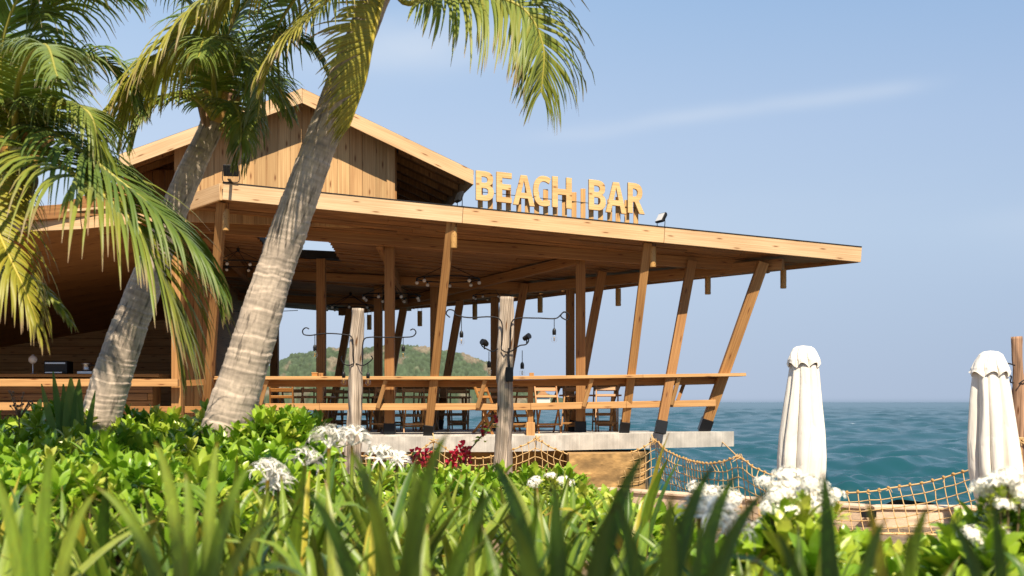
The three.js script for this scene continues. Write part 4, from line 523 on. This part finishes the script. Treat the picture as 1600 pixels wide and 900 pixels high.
{ // the slimmer palm in front of the wing
  const t = thing('coconut_palm', 'coconut palm with a crown below the gable eave and a shaded trunk foot', 'palm tree', at(150, 690, 11.4)), d = 11.4;
  add(t, 'trunk', palmTrunk(px([[134, 760], [150, 680], [166, 620], [190, 545], [220, 465], [254, 375], [284, 300], [306, 250], [324, 212], [336, 180]], d), [0.2, 0.195, 0.19, 0.185, 0.17, 0.155, 0.14, 0.128, 0.118, 0.11], 9), M.bark);
  const c = at(338, 172, d); crownHeart(t, c, 14, 0.15);
  const fr = [[[[336, 178, -0.1], [352, 120, -0.3], [385, 90, -0.5], [405, 120, -0.6], [402, 185, -0.6], [388, 245, -0.6]], { tone: 0.4, yellow: 0.05, len: 0.6, dry: 0.35 }], [[[334, 175, -0.1], [318, 110, -0.3], [280, 85, -0.5], [236, 110, -0.6], [200, 165, -0.6], [188, 205, -0.6]], { tone: 0.75, yellow: 0.3, len: 0.66, dry: 0.45 }], [[[334, 182, -0.1], [300, 150, -0.4], [262, 150, -0.6], [225, 180, -0.7], [205, 215, -0.7]], { tone: 0.55, yellow: 0.1, len: 0.5, dry: 0.3 }],
    [[[336, 180, -0.1], [362, 160, -0.5], [376, 190, -0.7], [376, 220, -0.75], [368, 250, -0.75]], { tone: 0.5, yellow: 0.15, len: 0.42, dry: 0.4 }], [[[338, 170, 0], [345, 90, 0], [372, 20, 0], [420, -30, 0], [470, -40, 0]], { tone: 0.3, len: 0.8 }], [[[338, 170, 0.1], [330, 80, 0.1], [300, 10, 0.1], [250, -30, 0.1], [190, -30, 0.1]], { tone: 0.3, len: 0.85 }], [[[340, 172, 0], [372, 100, 0.1], [420, 60, 0.2], [470, 62, 0.2], [505, 100, 0.2]], { tone: 0.25, len: 0.6 }], [[[338, 170, 0.2], [350, 60, 0.6], [362, -40, 1.0], [380, -90, 1.8]], { tone: 0.3, len: 0.8 }], [[[338, 172, 0.2], [300, 120, 0.8], [250, 100, 1.3], [190, 130, 1.6]], { tone: 0.25, len: 0.7 }], [[[338, 172, 0.2], [390, 130, 0.8], [430, 130, 1.2], [455, 180, 1.4]], { tone: 0.25, len: 0.5 }], [[[337, 172, -0.2], [330, 90, -0.8], [320, 60, -1.4], [310, 90, -1.9]], { tone: 0.5, len: 0.7 }]];
  fr.forEach(([l, o], i) => frond(t, px(l, d), { seed: 40 + i, n: 60, w: 0.031, ...o }));
}
{ // the palm with coconuts at the left
  const t = thing('coconut_palm', 'coconut palm with hanging nuts and long fronds drooping before the wing', 'palm tree', at(-75, 735, 9.6)), d = 9.6;
  add(t, 'trunk', palmTrunk(px([[-90, 830], [-75, 720], [-55, 600], [-35, 480], [-10, 370], [12, 290], [22, 245]], d), [0.22, 0.2, 0.185, 0.175, 0.165, 0.15, 0.14], 17), M.bark);
  const c = at(24, 235, d); crownHeart(t, c, 24);
  const cocoM = [leafMat(0.24, 0.25, 0.03, { transmission: 0 }), leafMat(0.36, 0.31, 0.05, { transmission: 0 }), leafMat(0.13, 0.11, 0.03, { transmission: 0 })];
  [[30, 272], [18, 286], [36, 296], [24, 312], [10, 304], [42, 282], [14, 268], [30, 326]].forEach(([u, v], i) => { const p = at(u, v, d - 0.25 - (i % 3) * 0.08), g = new THREE.SphereGeometry(0.085, 18, 14), ps = g.attributes.position; for (let k = 0; k < ps.count; k++) { const y = ps.getY(k), a = Math.atan2(ps.getZ(k), ps.getX(k)), f = 1 + 0.05 * Math.cos(3 * a) * (y < 0.02 ? 1 : 0.4); ps.setXYZ(k, ps.getX(k) * f, y * 1.28, ps.getZ(k) * f); } g.computeVertexNormals(); const n = add(t, 'coconut', g.translate(p.x, p.y, p.z), cocoM[i % 3]); add(n, 'stalk', rod(p.clone().add(V(0, 0.1, 0)), c.clone().add(V(0.02, -0.1, 0.05)), 0.012), M.bamboo); });
  const fr = [
    [[[24, 235, -0.1], [70, 205, -0.4], [118, 230, -0.6], [178, 276, -0.7], [240, 326, -0.75], [296, 382, -0.75], [332, 438, -0.7]], { tone: 0.22, len: 1.05, n: 84, droop: 1.15, dry: 0.35, a0: 64, w: 0.034 }],
    [[[24, 235, -0.2], [62, 232, -0.6], [110, 268, -0.8], [172, 314, -0.9], [220, 362, -0.95], [252, 430, -0.95], [276, 520, -0.9]], { tone: 0.62, yellow: 0.16, len: 1.3, n: 78, droop: 0.75, dry: 0.45, a0: 78, w: 0.04 }],
    [[[22, 232, -0.1], [50, 180, -0.4], [100, 162, -0.6], [140, 178, -0.7], [150, 225, -0.7], [132, 275, -0.65]], { tone: 0.6, yellow: 0.08, len: 0.62, droop: 1.3, dry: 0.25 }],
    [[[20, 232, -0.1], [18, 180, -0.5], [-20, 160, -0.8], [-70, 190, -0.9]], { tone: 0.3, len: 0.6 }],
    [[[20, 235, -0.1], [-20, 262, -0.6], [-15, 330, -1.1], [18, 408, -1.3], [42, 460, -1.35], [58, 505, -1.35]], { tone: 0.8, yellow: 0.55, len: 0.72, droop: 1.4, dry: 0.5 }],
    [[[20, 240, 0], [-30, 320, -0.2], [-10, 400, -0.4], [50, 440, -0.5], [86, 470, -0.5], [106, 498, -0.5]], { tone: 0.7, yellow: 0.12, len: 0.42, droop: 0.9, dry: 0.35 }],
    [[[24, 230, 0], [22, 140, 0.1], [45, 50, 0.2], [110, -10, 0.2], [180, -20, 0.2]], { tone: 0.22, len: 0.95, n: 84 }], [[[22, 230, 0], [0, 130, -0.1], [10, 40, -0.2], [50, -30, -0.3], [110, -40, -0.4]], { tone: 0.3, len: 0.9 }], [[[26, 230, 0.1], [80, 130, 0.2], [130, 90, 0.3], [180, 105, 0.4], [215, 160, 0.4]], { tone: 0.2, len: 0.6 }], [[[20, 230, 0.2], [10, 120, 0.9], [-10, 40, 1.6]], { tone: 0.25, len: 0.8 }], [[[26, 230, 0.2], [70, 190, 0.8], [120, 180, 1.4], [165, 220, 1.8]], { tone: 0.2, len: 0.55 }], [[[22, 230, -0.2], [30, 120, -0.9], [70, 70, -1.6], [90, 120, -2.1]], { tone: 0.5, len: 0.6 }], [[[18, 230, 0], [-60, 130, 0.3], [-140, 120, 0.5]], { tone: 0.3, len: 0.7 }]];
  fr.forEach(([l, o], i) => frond(t, px(l, d), { seed: 80 + i, ...o }));
}
{ // a palm standing behind the viewer, whose crown dapples the middle of the foreground bed
  const t = thing('coconut_palm', 'young coconut palm shading the lilies of the foreground bed', 'palm tree', V(2.6, -1.05, 2.9));
  add(t, 'trunk', palmTrunk([V(2.6, -1.2, 2.9), V(2.45, 0.4, 2.6), V(2.1, 2.0, 2.2), V(1.7, 3.4, 1.8), V(1.45, 4.2, 1.5)], [0.19, 0.16, 0.14, 0.13, 0.12], 29), M.bark);
  const c = V(1.4, 4.3, 1.4); crownHeart(t, c, 34);
  [[0.3, 0.5, 1.0], [1.1, 0.6, 1.2], [1.9, 0.5, 1.0], [2.6, 0.4, 0.9], [3.3, 0.5, 1.0], [4.1, 0.8, 1.2], [5.0, 0.7, 1.2], [5.7, 0.5, 1.0], [1.5, 1.0, 1.1], [3.0, 0.9, 1.1]].forEach(([az, el, sag], i) => frond(t, arc(c, az, el, 2.1, sag), { seed: 120 + i, len: 0.6, n: 54, tone: 0.4 }));
}
// ---------------------------------------------------------------- garden plants
const G = (X, d) => W3(X, groundY(X, d) - 0.01, d);
{ // spider lilies: clumps of long channelled leaves
  const leafGeo = (len, w, bend, twist, fold = 0.35, tipbend = 0) => { const n = 11, pos = [], uvs = [], idx = []; let p = V(0, 0, 0), e = 1.35; for (let i = 0; i <= n; i++) { const t = i / n, hw = w * 0.5 * Math.pow(Math.sin(Math.PI * clamp(0.16 + t * 0.84)), 0.75) * (t > 0.8 ? 1 - (t - 0.8) * 2.2 : 1) + 0.002, D = V(Math.cos(e), Math.sin(e), 0), N = V(-Math.sin(e), Math.cos(e), 0), a = twist * t, S = V(0, 0, 1).applyAxisAngle(D, a), N2 = N.clone().applyAxisAngle(D, a); for (const [s, q] of [[-1, 1], [-0.5, 0.3], [0, 0], [0.5, 0.3], [1, 1]]) { const v = p.clone().addScaledVector(S, s * hw).addScaledVector(N2, q * fold * hw); pos.push(v.x, v.y, v.z); uvs.push(s * 0.5 + 0.5, t); } if (i < n) for (let k = 0; k < 4; k++) { const b = i * 5 + k; idx.push(b, b + 1, b + 5, b + 1, b + 6, b + 5); } p = p.clone().addScaledVector(D, len / n); e -= (bend * (0.3 + 1.4 * t) + (t > 0.6 ? tipbend : 0)) / n; } const g = new THREE.BufferGeometry(); g.setAttribute('position', new THREE.Float32BufferAttribute(pos, 3)); g.setAttribute('uv', new THREE.Float32BufferAttribute(uvs, 2)); g.setIndex(idx); g.computeVertexNormals(); return g; };
  const geos = []; const Rl = rng(55); for (let i = 0; i < 12; i++) geos.push(leafGeo(0.82 + 0.3 * Rl(), 0.058 + 0.026 * Rl(), 0.25 + 1.0 * Rl(), (Rl() - 0.5) * 1.4, 0.25 + 0.3 * Rl(), i % 6 === 5 ? 4.5 : 0));
  const mats = [leafMat(0.19, 0.29, 0.03), leafMat(0.24, 0.33, 0.04), leafMat(0.29, 0.37, 0.05), leafMat(0.085, 0.165, 0.022), leafMat(0.17, 0.27, 0.025), leafMat(0.5, 0.42, 0.05), leafMat(0.34, 0.38, 0.07)].map(m => { m.side = THREE.DoubleSide; m.roughness = 0.42; m.map = veinTex; m.color.multiplyScalar(1.3); return m; });
  const place = (u, d, n, s, lbl) => {
    const X = (u - 800) * d / F, t = thing('spider_lily', lbl, 'plant', G(X, d), 'spider lily clumps in the foreground bed');
    for (let i = 0; i < n; i++) { const m = addLocal(t, 'leaf', geos[Math.floor(Rl() * 12)], mats[Rl() < 0.045 ? 5 : Rl() < 0.08 ? 6 : Math.floor(Rl() * 5)], V((Rl() - 0.5) * 0.14, 0, (Rl() - 0.5) * 0.14)); m.rotation.set(0, Rl() * 6.283, (Rl() - 0.5) * 0.35 - (i % 3 === 0 ? 0.3 : 0), 'YXZ'); m.scale.setScalar(s * (0.75 + 0.4 * Rl())); }
    const st = []; for (let i = 0; i < 5; i++) st.push(new THREE.CylinderGeometry(0.02, 0.034, 0.16, 8).translate((Rl() - 0.5) * 0.1, 0.06, (Rl() - 0.5) * 0.1)); addLocal(t, 'stem', merge(st), mats[6]);
  };
  const lbl = 'spider lily clump with long strap leaves in the foreground bed';
  for (const [u, d, n, s] of [[690, 2.75, 13, 0.76], [860, 2.45, 12, 0.78], [960, 2.2, 11, 0.78], [1060, 2.5, 12, 0.75], [780, 3.3, 13, 0.74], [1180, 2.7, 10, 0.7], [1290, 3.0, 9, 0.68], [1420, 3.0, 8, 0.66], [1540, 2.6, 8, 0.7], [610, 3.4, 14, 0.74], [540, 4.0, 14, 0.74]]) place(u, d, n, s, lbl);
  for (const [d, u0, u1, st, s] of [[4.3, -40, 520, 105, 0.72], [4.9, 30, 1000, 118, 0.72], [5.6, 0, 1120, 122, 0.74], [6.4, 380, 1060, 116, 0.76], [7.2, 470, 1020, 110, 0.68], [4.2, 1150, 1640, 150, 0.52]]) for (let u = u0; u < u1; u += st) place(u + rr(-30, 30), d + rr(-0.3, 0.3), 13 + Math.floor(rr(0, 5)), s * rr(0.86, 1.06), lbl);
  const blades = (u, d, list, label) => { const X = (u - 800) * d / F, t = thing('spider_lily', label, 'plant', G(X, d), 'spider lily clumps in the foreground bed'); const b = t.position;
    for (const [ub, ut, vt, dt, w, mi] of list) { const e = at(ut, vt, dt).sub(b), s0 = V((ub - u) * d / F * 0.6, 0, (Rl() - 0.5) * 0.05), L = e.clone().sub(s0), n = 14, pos = [], uvs = [], idx = []; const mid = V(s0.x + L.x * 0.12, s0.y + L.y * 0.86, lerp(s0.z, e.z, 0.5)), cu = new THREE.QuadraticBezierCurve3(s0, mid, e), face = V(0.25 * (Rl() - 0.5), 0.45, 1).normalize(); for (let i = 0; i <= n; i++) { const q = i / n, p = cu.getPoint(q), T = cu.getTangent(q), S = V().crossVectors(T, face).normalize(), N = V().crossVectors(S, T), hw = w * 0.4 * Math.pow(Math.sin(Math.PI * clamp(0.2 + q * 0.8)), 0.75) + 0.0012; for (const [k, f] of [[-1, 1], [-0.5, 0.3], [0, 0], [0.5, 0.3], [1, 1]]) { const v = p.clone().addScaledVector(S, k * hw).addScaledVector(N, f * hw * 0.4); pos.push(v.x, v.y, v.z); uvs.push(k * 0.5 + 0.5, q); } if (i < n) for (let k = 0; k < 4; k++) { const c = i * 5 + k; idx.push(c, c + 1, c + 5, c + 1, c + 6, c + 5); } } const g = new THREE.BufferGeometry(); g.setAttribute('position', new THREE.Float32BufferAttribute(pos, 3)); g.setAttribute('uv', new THREE.Float32BufferAttribute(uvs, 2)); g.setIndex(idx); g.computeVertexNormals(); addLocal(t, 'leaf', g, mats[mi]); } };
  const nb = 'spider lily with tall arching blades';
  blades(640, 2.3, [[590, 701, 675, 2.2, 0.055, 0], [640, 545, 700, 2.35, 0.05, 1], [640, 650, 720, 2.3, 0.05, 2], [600, 470, 760, 2.2, 0.045, 3], [640, 570, 770, 2.1, 0.05, 1], [660, 780, 760, 2.3, 0.05, 4]], `${nb} ${'before the bougainvillea'}`);
  blades(880, 2.05, [[880, 767, 716, 2.1, 0.05, 3], [880, 1012, 704, 2.0, 0.052, 3], [880, 865, 750, 2.05, 0.05, 3], [870, 790, 800, 2.0, 0.05, 0], [900, 960, 790, 1.95, 0.055, 3]], `${nb} ${'before the tall pale driftwood post'}`);
  blades(1020, 2.0, [[980, 1118, 724, 2.0, 0.05, 3], [1040, 1200, 764, 1.95, 0.048, 3], [1040, 960, 780, 1.95, 0.05, 3], [1030, 1050, 770, 1.9, 0.05, 0], [1060, 1152, 740, 2.1, 0.05, 4]], `${nb} ${'before the masonry pier of the deck'}`);
  blades(1300, 2.2, [[1300, 1286, 736, 2.2, 0.05, 3], [1300, 1385, 810, 2.2, 0.045, 0], [1290, 1210, 830, 2.1, 0.045, 3]], `${nb} ${'before the free standing parasol'}`);
  blades(1400, 2.3, [[1380, 1450, 790, 2.3, 0.048, 1], [1400, 1352, 780, 2.3, 0.04, 5], [1410, 1420, 830, 2.2, 0.045, 4]], `${nb} ${'before the sea wall between the parasols'}`);
  blades(1580, 2.0, [[1600, 1476, 800, 2.0, 0.045, 3], [1580, 1550, 780, 2.0, 0.04, 3], [1590, 1680, 800, 1.9, 0.045, 3]], `${nb} ${'before the parasol by the dark driftwood post'}`);
  blades(300, 3.0, [[300, 242, 690, 3.0, 0.05, 2], [290, 150, 760, 3.0, 0.05, 1], [310, 395, 725, 3.0, 0.05, 0], [300, 440, 800, 2.9, 0.05, 2], [305, 290, 740, 3.1, 0.05, 1], [320, 340, 690, 3.1, 0.045, 2]], `${nb} ${'before the leaning palm foot'}`);
  blades(60, 3.0, [[60, 80, 700, 3.0, 0.05, 0], [50, -20, 730, 3.0, 0.05, 1], [65, 150, 770, 3.0, 0.05, 2], [50, 40, 760, 3.0, 0.05, 4]], `${nb} ${'before the plank bar'}`);
  // white spider lily flowers on stalks
  const white = new THREE.MeshPhysicalMaterial({ color: 0xf4f1e6, roughness: 0.7, transmission: 0.2, thickness: 0, side: THREE.DoubleSide });
  const petal = (() => { const n = 7, pos = [], idx = []; for (let i = 0; i <= n; i++) { const t = i / n, w = 0.007 * Math.sin(Math.PI * (0.15 + 0.85 * t)) + 0.0008; const x = 0.14 * t, y = 0.05 * Math.sin(t * 2.5) - 0.02 * t * t; pos.push(x, y, -w, x, y - 0.002, 0, x, y, w); if (i < n) { const b = i * 3; idx.push(b, b + 1, b + 3, b + 1, b + 4, b + 3, b + 1, b + 2, b + 4, b + 2, b + 5, b + 4); } } const g = new THREE.BufferGeometry(); g.setAttribute('position', new THREE.Float32BufferAttribute(pos, 3)); g.setIndex(idx); g.computeVertexNormals(); return g; })();
  const flower = (u, v, d, s, n, label) => { const p = at(u, v, d), X = p.x, gy = groundY(X, d), t = thing('white_lily_flower', label, 'flower', W3(X, gy, d), 'white spider lily flower heads'); addLocal(t, 'stalk', rod(V(0, -0.02, 0), V(0.02, p.y - gy - 0.02, 0), 0.014, 0.01), mats[2]); for (let k = 0; k < n; k++) { const f = []; const tilt = rr(0.1, 1.25), az = rr(0, 6.28); for (let i = 0; i < 6; i++) f.push(petal.clone().rotateY(i * 1.047)); const q = V(0, 1, 0).applyAxisAngle(V(0, 0, 1), -tilt).applyAxisAngle(Y, az); const g = mergeGeometries(f).scale(s, s, s).applyQuaternion(new THREE.Quaternion().setFromUnitVectors(Y, q)); const o = q.clone().multiplyScalar(0.085 * s); addLocal(t, 'blossom', g, white, V(0.02 + o.x, p.y - gy - 0.02 + o.y, o.z)); addLocal(t, 'flower_tube', rod(V(0.02, p.y - gy - 0.02, 0), V(0.02 + o.x, p.y - gy - 0.02 + o.y, o.z), 0.005, 0.004, 5), white); } };
  const FS = 0.7; const fl1 = 'white spider lily flower head among the strap leaves';
  for (const [u, v, d, s, n] of [[412, 744, 5.8, 1.0, 10], [430, 758, 5.9, 0.9, 7], [508, 694, 6.0, 1.1, 9], [545, 690, 6.2, 1.0, 8], [590, 715, 6.6, 0.9, 9], [615, 722, 6.7, 0.8, 8], [470, 722, 5.9, 0.9, 6], [1105, 812, 3.9, 0.9, 10], [1130, 832, 3.9, 0.8, 9], [1085, 800, 4.1, 0.8, 7]]) flower(u, v, d, s * FS, n, fl1);
}
function leafShape(len, w, cup, n = 5) { const pos = [], idx = []; for (let i = 0; i <= n; i++) { const t = i / n, hw = w * 0.5 * Math.pow(Math.sin(Math.PI * clamp(Math.pow(t, 1.35) * 0.93 + 0.045)), 0.8), y = cup * Math.sin(t * Math.PI * 0.8) * len; pos.push(t * len, y + hw * 0.35, -hw, t * len, y, 0, t * len, y + hw * 0.35, hw); if (i < n) { const b = i * 3; idx.push(b, b + 1, b + 3, b + 1, b + 4, b + 3, b + 1, b + 2, b + 4, b + 2, b + 5, b + 4); } } const g = new THREE.BufferGeometry(); g.setAttribute('position', new THREE.Float32BufferAttribute(pos, 3)); g.setIndex(idx); g.computeVertexNormals(); return g; }
{ // sea lettuce hedge: mounds of fleshy leaf rosettes
  const Rh = rng(77), rosette = (n, len) => { const l = []; for (let i = 0; i < n; i++) { const a = i * 2.4, el = lerp(1.25, 0.05, Math.pow(i / n, 0.8)), s = lerp(0.6, 1, i / n); l.push(leafShape(len * s * (0.85 + 0.3 * Rh()), len * 0.42 * s, 0.16 * Rh()).rotateX((Rh() - 0.5) * 0.6).rotateZ(el).rotateY(a + Rh() * 0.5).translate(0, lerp(0.05, -0.04, i / n), 0)); } return merge(l); };
  const ros = []; for (let i = 0; i < 7; i++) ros.push(rosette(12 + Math.floor(Rh() * 4), 0.115 + 0.03 * Rh()));
  const mats = [leafMat(0.24, 0.40, 0.025), leafMat(0.30, 0.45, 0.03), leafMat(0.38, 0.49, 0.045), leafMat(0.18, 0.33, 0.022), leafMat(0.48, 0.52, 0.08)].map(m => { m.side = THREE.DoubleSide; m.roughness = 0.32; m.specularIntensity = 0.9; return m; });
  const twig = new THREE.MeshStandardMaterial({ color: 0x6b5a3c, roughness: 0.9 });
  const bush = (X, d, topY, r, n, label, pick = 0) => {
    const gy = groundY(X, d), H = topY - gy, t = thing('sea_lettuce_bush', label, 'bush', W3(X, gy, d), 'fleshy leaved bushes of the hedge'); const br = [];
    for (let i = 0; i < n; i++) { const a = i * 2.39996 + Rh() * 0.4, k = Math.sqrt((i + 0.5) / n), el = (1 - Math.pow(k, 2.2) * 0.72) * H * (0.9 + 0.16 * Rh()), p = V(Math.cos(a) * r * k, el, Math.sin(a) * r * k * 0.9); const m = addLocal(t, 'leaf_rosette', ros[Math.floor(Rh() * 7)], mats[Rh() < 0.1 ? 4 : Math.floor(Rh() * 4 + pick) % 4], p); m.rotation.set((Rh() - 0.5) * 0.7 + Math.sin(a) * k * 0.6, Rh() * 6.28, (Rh() - 0.5) * 0.7 - Math.cos(a) * k * 0.6); m.scale.setScalar(0.9 + 1.05 * Rh()); br.push(rod(V(p.x * 0.25, -0.02, p.z * 0.25), p.clone().add(V(0, -0.02, 0)), 0.011, 0.006, 5)); }
    addLocal(t, 'branches', merge(br), twig);
  };
  const lab = 'bright green fleshy-leaved bush of the hedge under the palms';
  for (const [v, d, u0, u1, st] of [[655, 12.1, -30, 470, 62], [668, 11.2, -60, 500, 66], [684, 10.2, -20, 500, 72], [705, 9.2, -60, 470, 80], [728, 8.2, -10, 440, 88], [752, 7.3, -60, 360, 98]]) for (let u = u0; u <= u1; u += st) { const uu = u + rr(-18, 18), X = (uu - 800) * d / F, vv = v + rr(-9, 9) + (d < 10.5 ? clamp((uu - 330) / 150) * 10 : 0); bush(X, d + rr(-0.2, 0.2), (HOR - vv) * d / F, 0.36 + 0.08 * R(), 28, lab); }
  for (const [u, v, d] of [[440, 652, 9.6], [418, 660, 9.3], [468, 668, 9.4]]) bush((u - 800) * d / F, d, (HOR - v) * d / F, 0.28, 30, 'taller glossy bush at the foot of the leaning palm', 1);
  // low scrub further right with small leaves
  for (const [u, v, d] of [[600, 752, 11.5], [650, 754, 11.8], [705, 752, 12], [760, 752, 11.6], [830, 750, 11.2], [880, 758, 10.6], [940, 800, 9.6], [700, 772, 9.8], [610, 768, 9.6], [800, 785, 9.2], [1000, 822, 8.2], [900, 800, 8.6]]) bush((u - 800) * d / F, d, (HOR - v) * d / F, 0.42, 34, 'low green scrub between the lilies and the deck');
  for (const [u, v, d] of [[1330, 890, 5.4], [1405, 905, 5.6], [1475, 905, 5.2], [1240, 850, 5.0], [1190, 870, 5.2], [1545, 870, 4.8], [1600, 850, 4.9]]) bush((u - 800) * d / F, d, (HOR - v) * d / F, 0.30, 30, 'low leafy bush in front of the sea wall', 2);
  // white flowered bushes
  const white = new THREE.MeshStandardMaterial({ color: 0xf3efe2, roughness: 0.75, side: THREE.DoubleSide }); const head = () => { const l = []; for (let i = 0; i < 70; i++) { const a = i * 2.39996, z = 1 - (i + 0.5) / 70 * 1.25, q = V(Math.cos(a) * Math.sqrt(Math.max(0, 1 - z * z)), z, Math.sin(a) * Math.sqrt(Math.max(0, 1 - z * z))); const ir = 0.035 + 0.06 * Rh(); for (let k = 0; k < 4; k++) { const g = leafShape(0.022, 0.015, 0.1, 2).rotateY(k * 1.571 + i).applyQuaternion(new THREE.Quaternion().setFromUnitVectors(Y, q)).translate(q.x * ir, q.y * ir * 0.6, q.z * ir); l.push(g); } } return merge(l); };
  const heads = [head(), head(), head()];
  const wb = (u, v, d, spots, label) => { const c = at(u, v, d), gy = groundY(c.x, d), t = thing('white_flower_bush', label, 'bush', W3(c.x, gy, d), 'bushes with white flower clusters'); const br = []; spots.forEach(([du, dv, dd], i) => { const p = at(u + du, v + dv, d + dd).sub(W3(c.x, gy, d)); const m = addLocal(t, 'flower_head', heads[i % 3], white, p); m.rotation.set((Rh() - 0.3) * 0.9, Rh() * 6, (Rh() - 0.5) * 0.8); m.scale.setScalar(0.5 + 0.35 * Rh()); const lf = addLocal(t, 'leaf_rosette', ros[i % 7], mats[i % 5], p.clone().add(V((Rh() - 0.5) * 0.08, -0.1, (Rh() - 0.5) * 0.1))); lf.rotation.y = Rh() * 6; lf.scale.setScalar(0.62); br.push(rod(V(p.x * 0.2, -0.02, p.z * 0.2), p.clone().add(V(0, -0.03, 0)), 0.008, 0.004, 5)); }); addLocal(t, 'branches', merge(br), twig); };
  const scat = (n, rx, ry, rd) => Array.from({ length: n }, () => { const a = Rh() * 6.28, k = Math.sqrt(Rh()); return [Math.cos(a) * k * rx, Math.sin(a) * k * ry, (Rh() - 0.5) * rd]; });
  wb(1245, 772, 5.2, [...scat(22, 62, 30, 0.4), ...scat(14, 38, 26, 0.4).map(p => [p[0] - 22, p[1] + 42, p[2]])], 'white clustered blossoms on a bush below the free standing parasol');
  wb(1572, 770, 4.8, [...scat(14, 34, 34, 0.3), ...scat(12, 50, 26, 0.3).map(p => [p[0] - 16, p[1] + 66, p[2]])], 'white clustered blossoms on a bush below the parasol with the driftwood post');
  wb(1118, 778, 6.4, scat(9, 34, 22, 0.3), 'white clustered blossoms on a low bush before the sea wall');
  wb(862, 752, 9.0, scat(5, 30, 14, 0.3), 'few white blossoms on low scrub beneath the deck');
  // bougainvillea
  const red = [new THREE.MeshPhysicalMaterial({ color: 0xc2103a, roughness: 0.7, transmission: 0.25, thickness: 0, side: THREE.DoubleSide }), new THREE.MeshPhysicalMaterial({ color: 0xd22348, roughness: 0.7, transmission: 0.25, thickness: 0, side: THREE.DoubleSide }), new THREE.MeshPhysicalMaterial({ color: 0x9a1c78, roughness: 0.7, transmission: 0.25, thickness: 0, side: THREE.DoubleSide })];
  const bract = merge([0, 1, 2].map(i => leafShape(0.045, 0.036, 0.15, 4).rotateZ(0.9).rotateY(i * 2.094)));
  const bv = (X, d, sprays, label) => { const gy = groundY(X, d), t = thing('bougainvillea', label, 'bush', W3(X, gy, d), 'red bougainvillea shoots'); for (const s of sprays) { const pts = s.pts.map(p => at(p[0], p[1], d + (p[2] ?? 0)).sub(W3(X, gy, d))); const cu = new THREE.CatmullRomCurve3([V(0, 0, 0), ...pts]); addLocal(t, 'shoot', new THREE.TubeGeometry(cu, 24, 0.008, 5), twig); for (let i = 0; i < s.n; i++) { const p = cu.getPointAt(clamp(lerp(s.from, 1, R()))).add(V(rr(-1, 1), rr(-1, 1), rr(-1, 1)).multiplyScalar(s.spread)); const m = addLocal(t, 'bract', bract, red[s.hue ?? (R() < 0.5 ? 0 : 1)], p); m.rotation.set(rr(-1, 1), rr(0, 6), rr(-1, 1)); } for (let i = 0; i < s.leaves; i++) { const p = cu.getPointAt(clamp(lerp(0.3, 1, R()))).add(V(rr(-1, 1), rr(-1, 1), rr(-1, 1)).multiplyScalar(0.06)); const m = addLocal(t, 'leaf', leafShape1, mats[Math.floor(R() * 4)], p); m.rotation.set(rr(-1, 1), rr(0, 6), rr(-0.6, 0.6)); } } };
  const leafShape1 = leafShape(0.07, 0.045, 0.1, 4);
  const d = 12.4; bv((690 - 800) * d / F, d, [{ pts: [[700, 760], [725, 715], [745, 690], [760, 672], [778, 650]], n: 10, from: 0.78, spread: 0.03, leaves: 22 }, { pts: [[690, 770], [715, 726], [722, 706]], n: 60, from: 0.88, spread: 0.1, leaves: 14 }, { pts: [[680, 770], [665, 730], [655, 712]], n: 54, from: 0.88, spread: 0.095, leaves: 14 }, { pts: [[660, 760], [640, 725], [632, 714]], n: 10, from: 0.92, spread: 0.04, leaves: 8, hue: 2 }, { pts: [[700, 770], [706, 740], [704, 724]], n: 12, from: 0.9, spread: 0.04, leaves: 8 }, { pts: [[715, 770], [724, 745]], n: 8, from: 0.8, spread: 0.05, leaves: 10 }, { pts: [[715, 760], [728, 715], [722, 694]], n: 3, from: 0.95, spread: 0.02, leaves: 6 }], 'red bougainvillea shoots in front of the concrete deck edge');
}
{ // broad-leaved plant beside the shaded trunk, and dry flower stalks
  const p = at(118, 655, 10.9), t = thing('broad_leaf_plant', 'upright plant with broad pointed leaves beside the shaded palm trunk', 'plant', W3(p.x, groundY(p.x, 10.9), 10.9)); const b = t.position.clone(), m = [leafMat(0.12, 0.22, 0.03), leafMat(0.2, 0.3, 0.05)]; m.forEach(q => q.side = THREE.DoubleSide);
  for (const [u, v, w, k] of [[112, 590, 0.16, 1], [125, 592, 0.13, 0], [84, 580, 0.08, 0], [66, 600, 0.08, 1], [150, 610, 0.07, 0], [100, 600, 0.1, 0]]) { const e = at(u, v, 10.85), x = e.clone().sub(b), L = x.length(); const g = leafShape(L, w, 0.05, 9); const dir = x.normalize(), [a, y, z] = frame(dir, V(0.2, 0.1, 1)); g.applyMatrix4(new THREE.Matrix4().makeBasis(a, y, z)); addLocal(t, 'leaf', g, m[k]); }
  const q = at(30, 660, 10.4), s = thing('dry_flower_stalk', 'dry brown branching flower stalk above the hedge', 'plant', W3(q.x, groundY(q.x, 10.4), 10.4)); addLocal(s, 'stem', rod(V(0, -0.02, 0), V(0, 0.98, 0), 0.01, 0.006, 6), M.drift2); for (let i = 0; i < 22; i++) { const a = i * 2.4, e = V(Math.cos(a) * rr(0.05, 0.15), 1.0 + rr(0, 0.15), Math.sin(a) * 0.08); addLocal(s, 'twig', rod(V(0, 0.9, 0), e, 0.004, 0.003, 4), M.drift2); addLocal(s, 'seed_head', new THREE.IcosahedronGeometry(0.012, 0), M.drift2, e); }
}
scene.traverse(o => { if (o.isMesh) { o.castShadow = true; o.receiveShadow = true; } });
renderer.render(scene, camera);
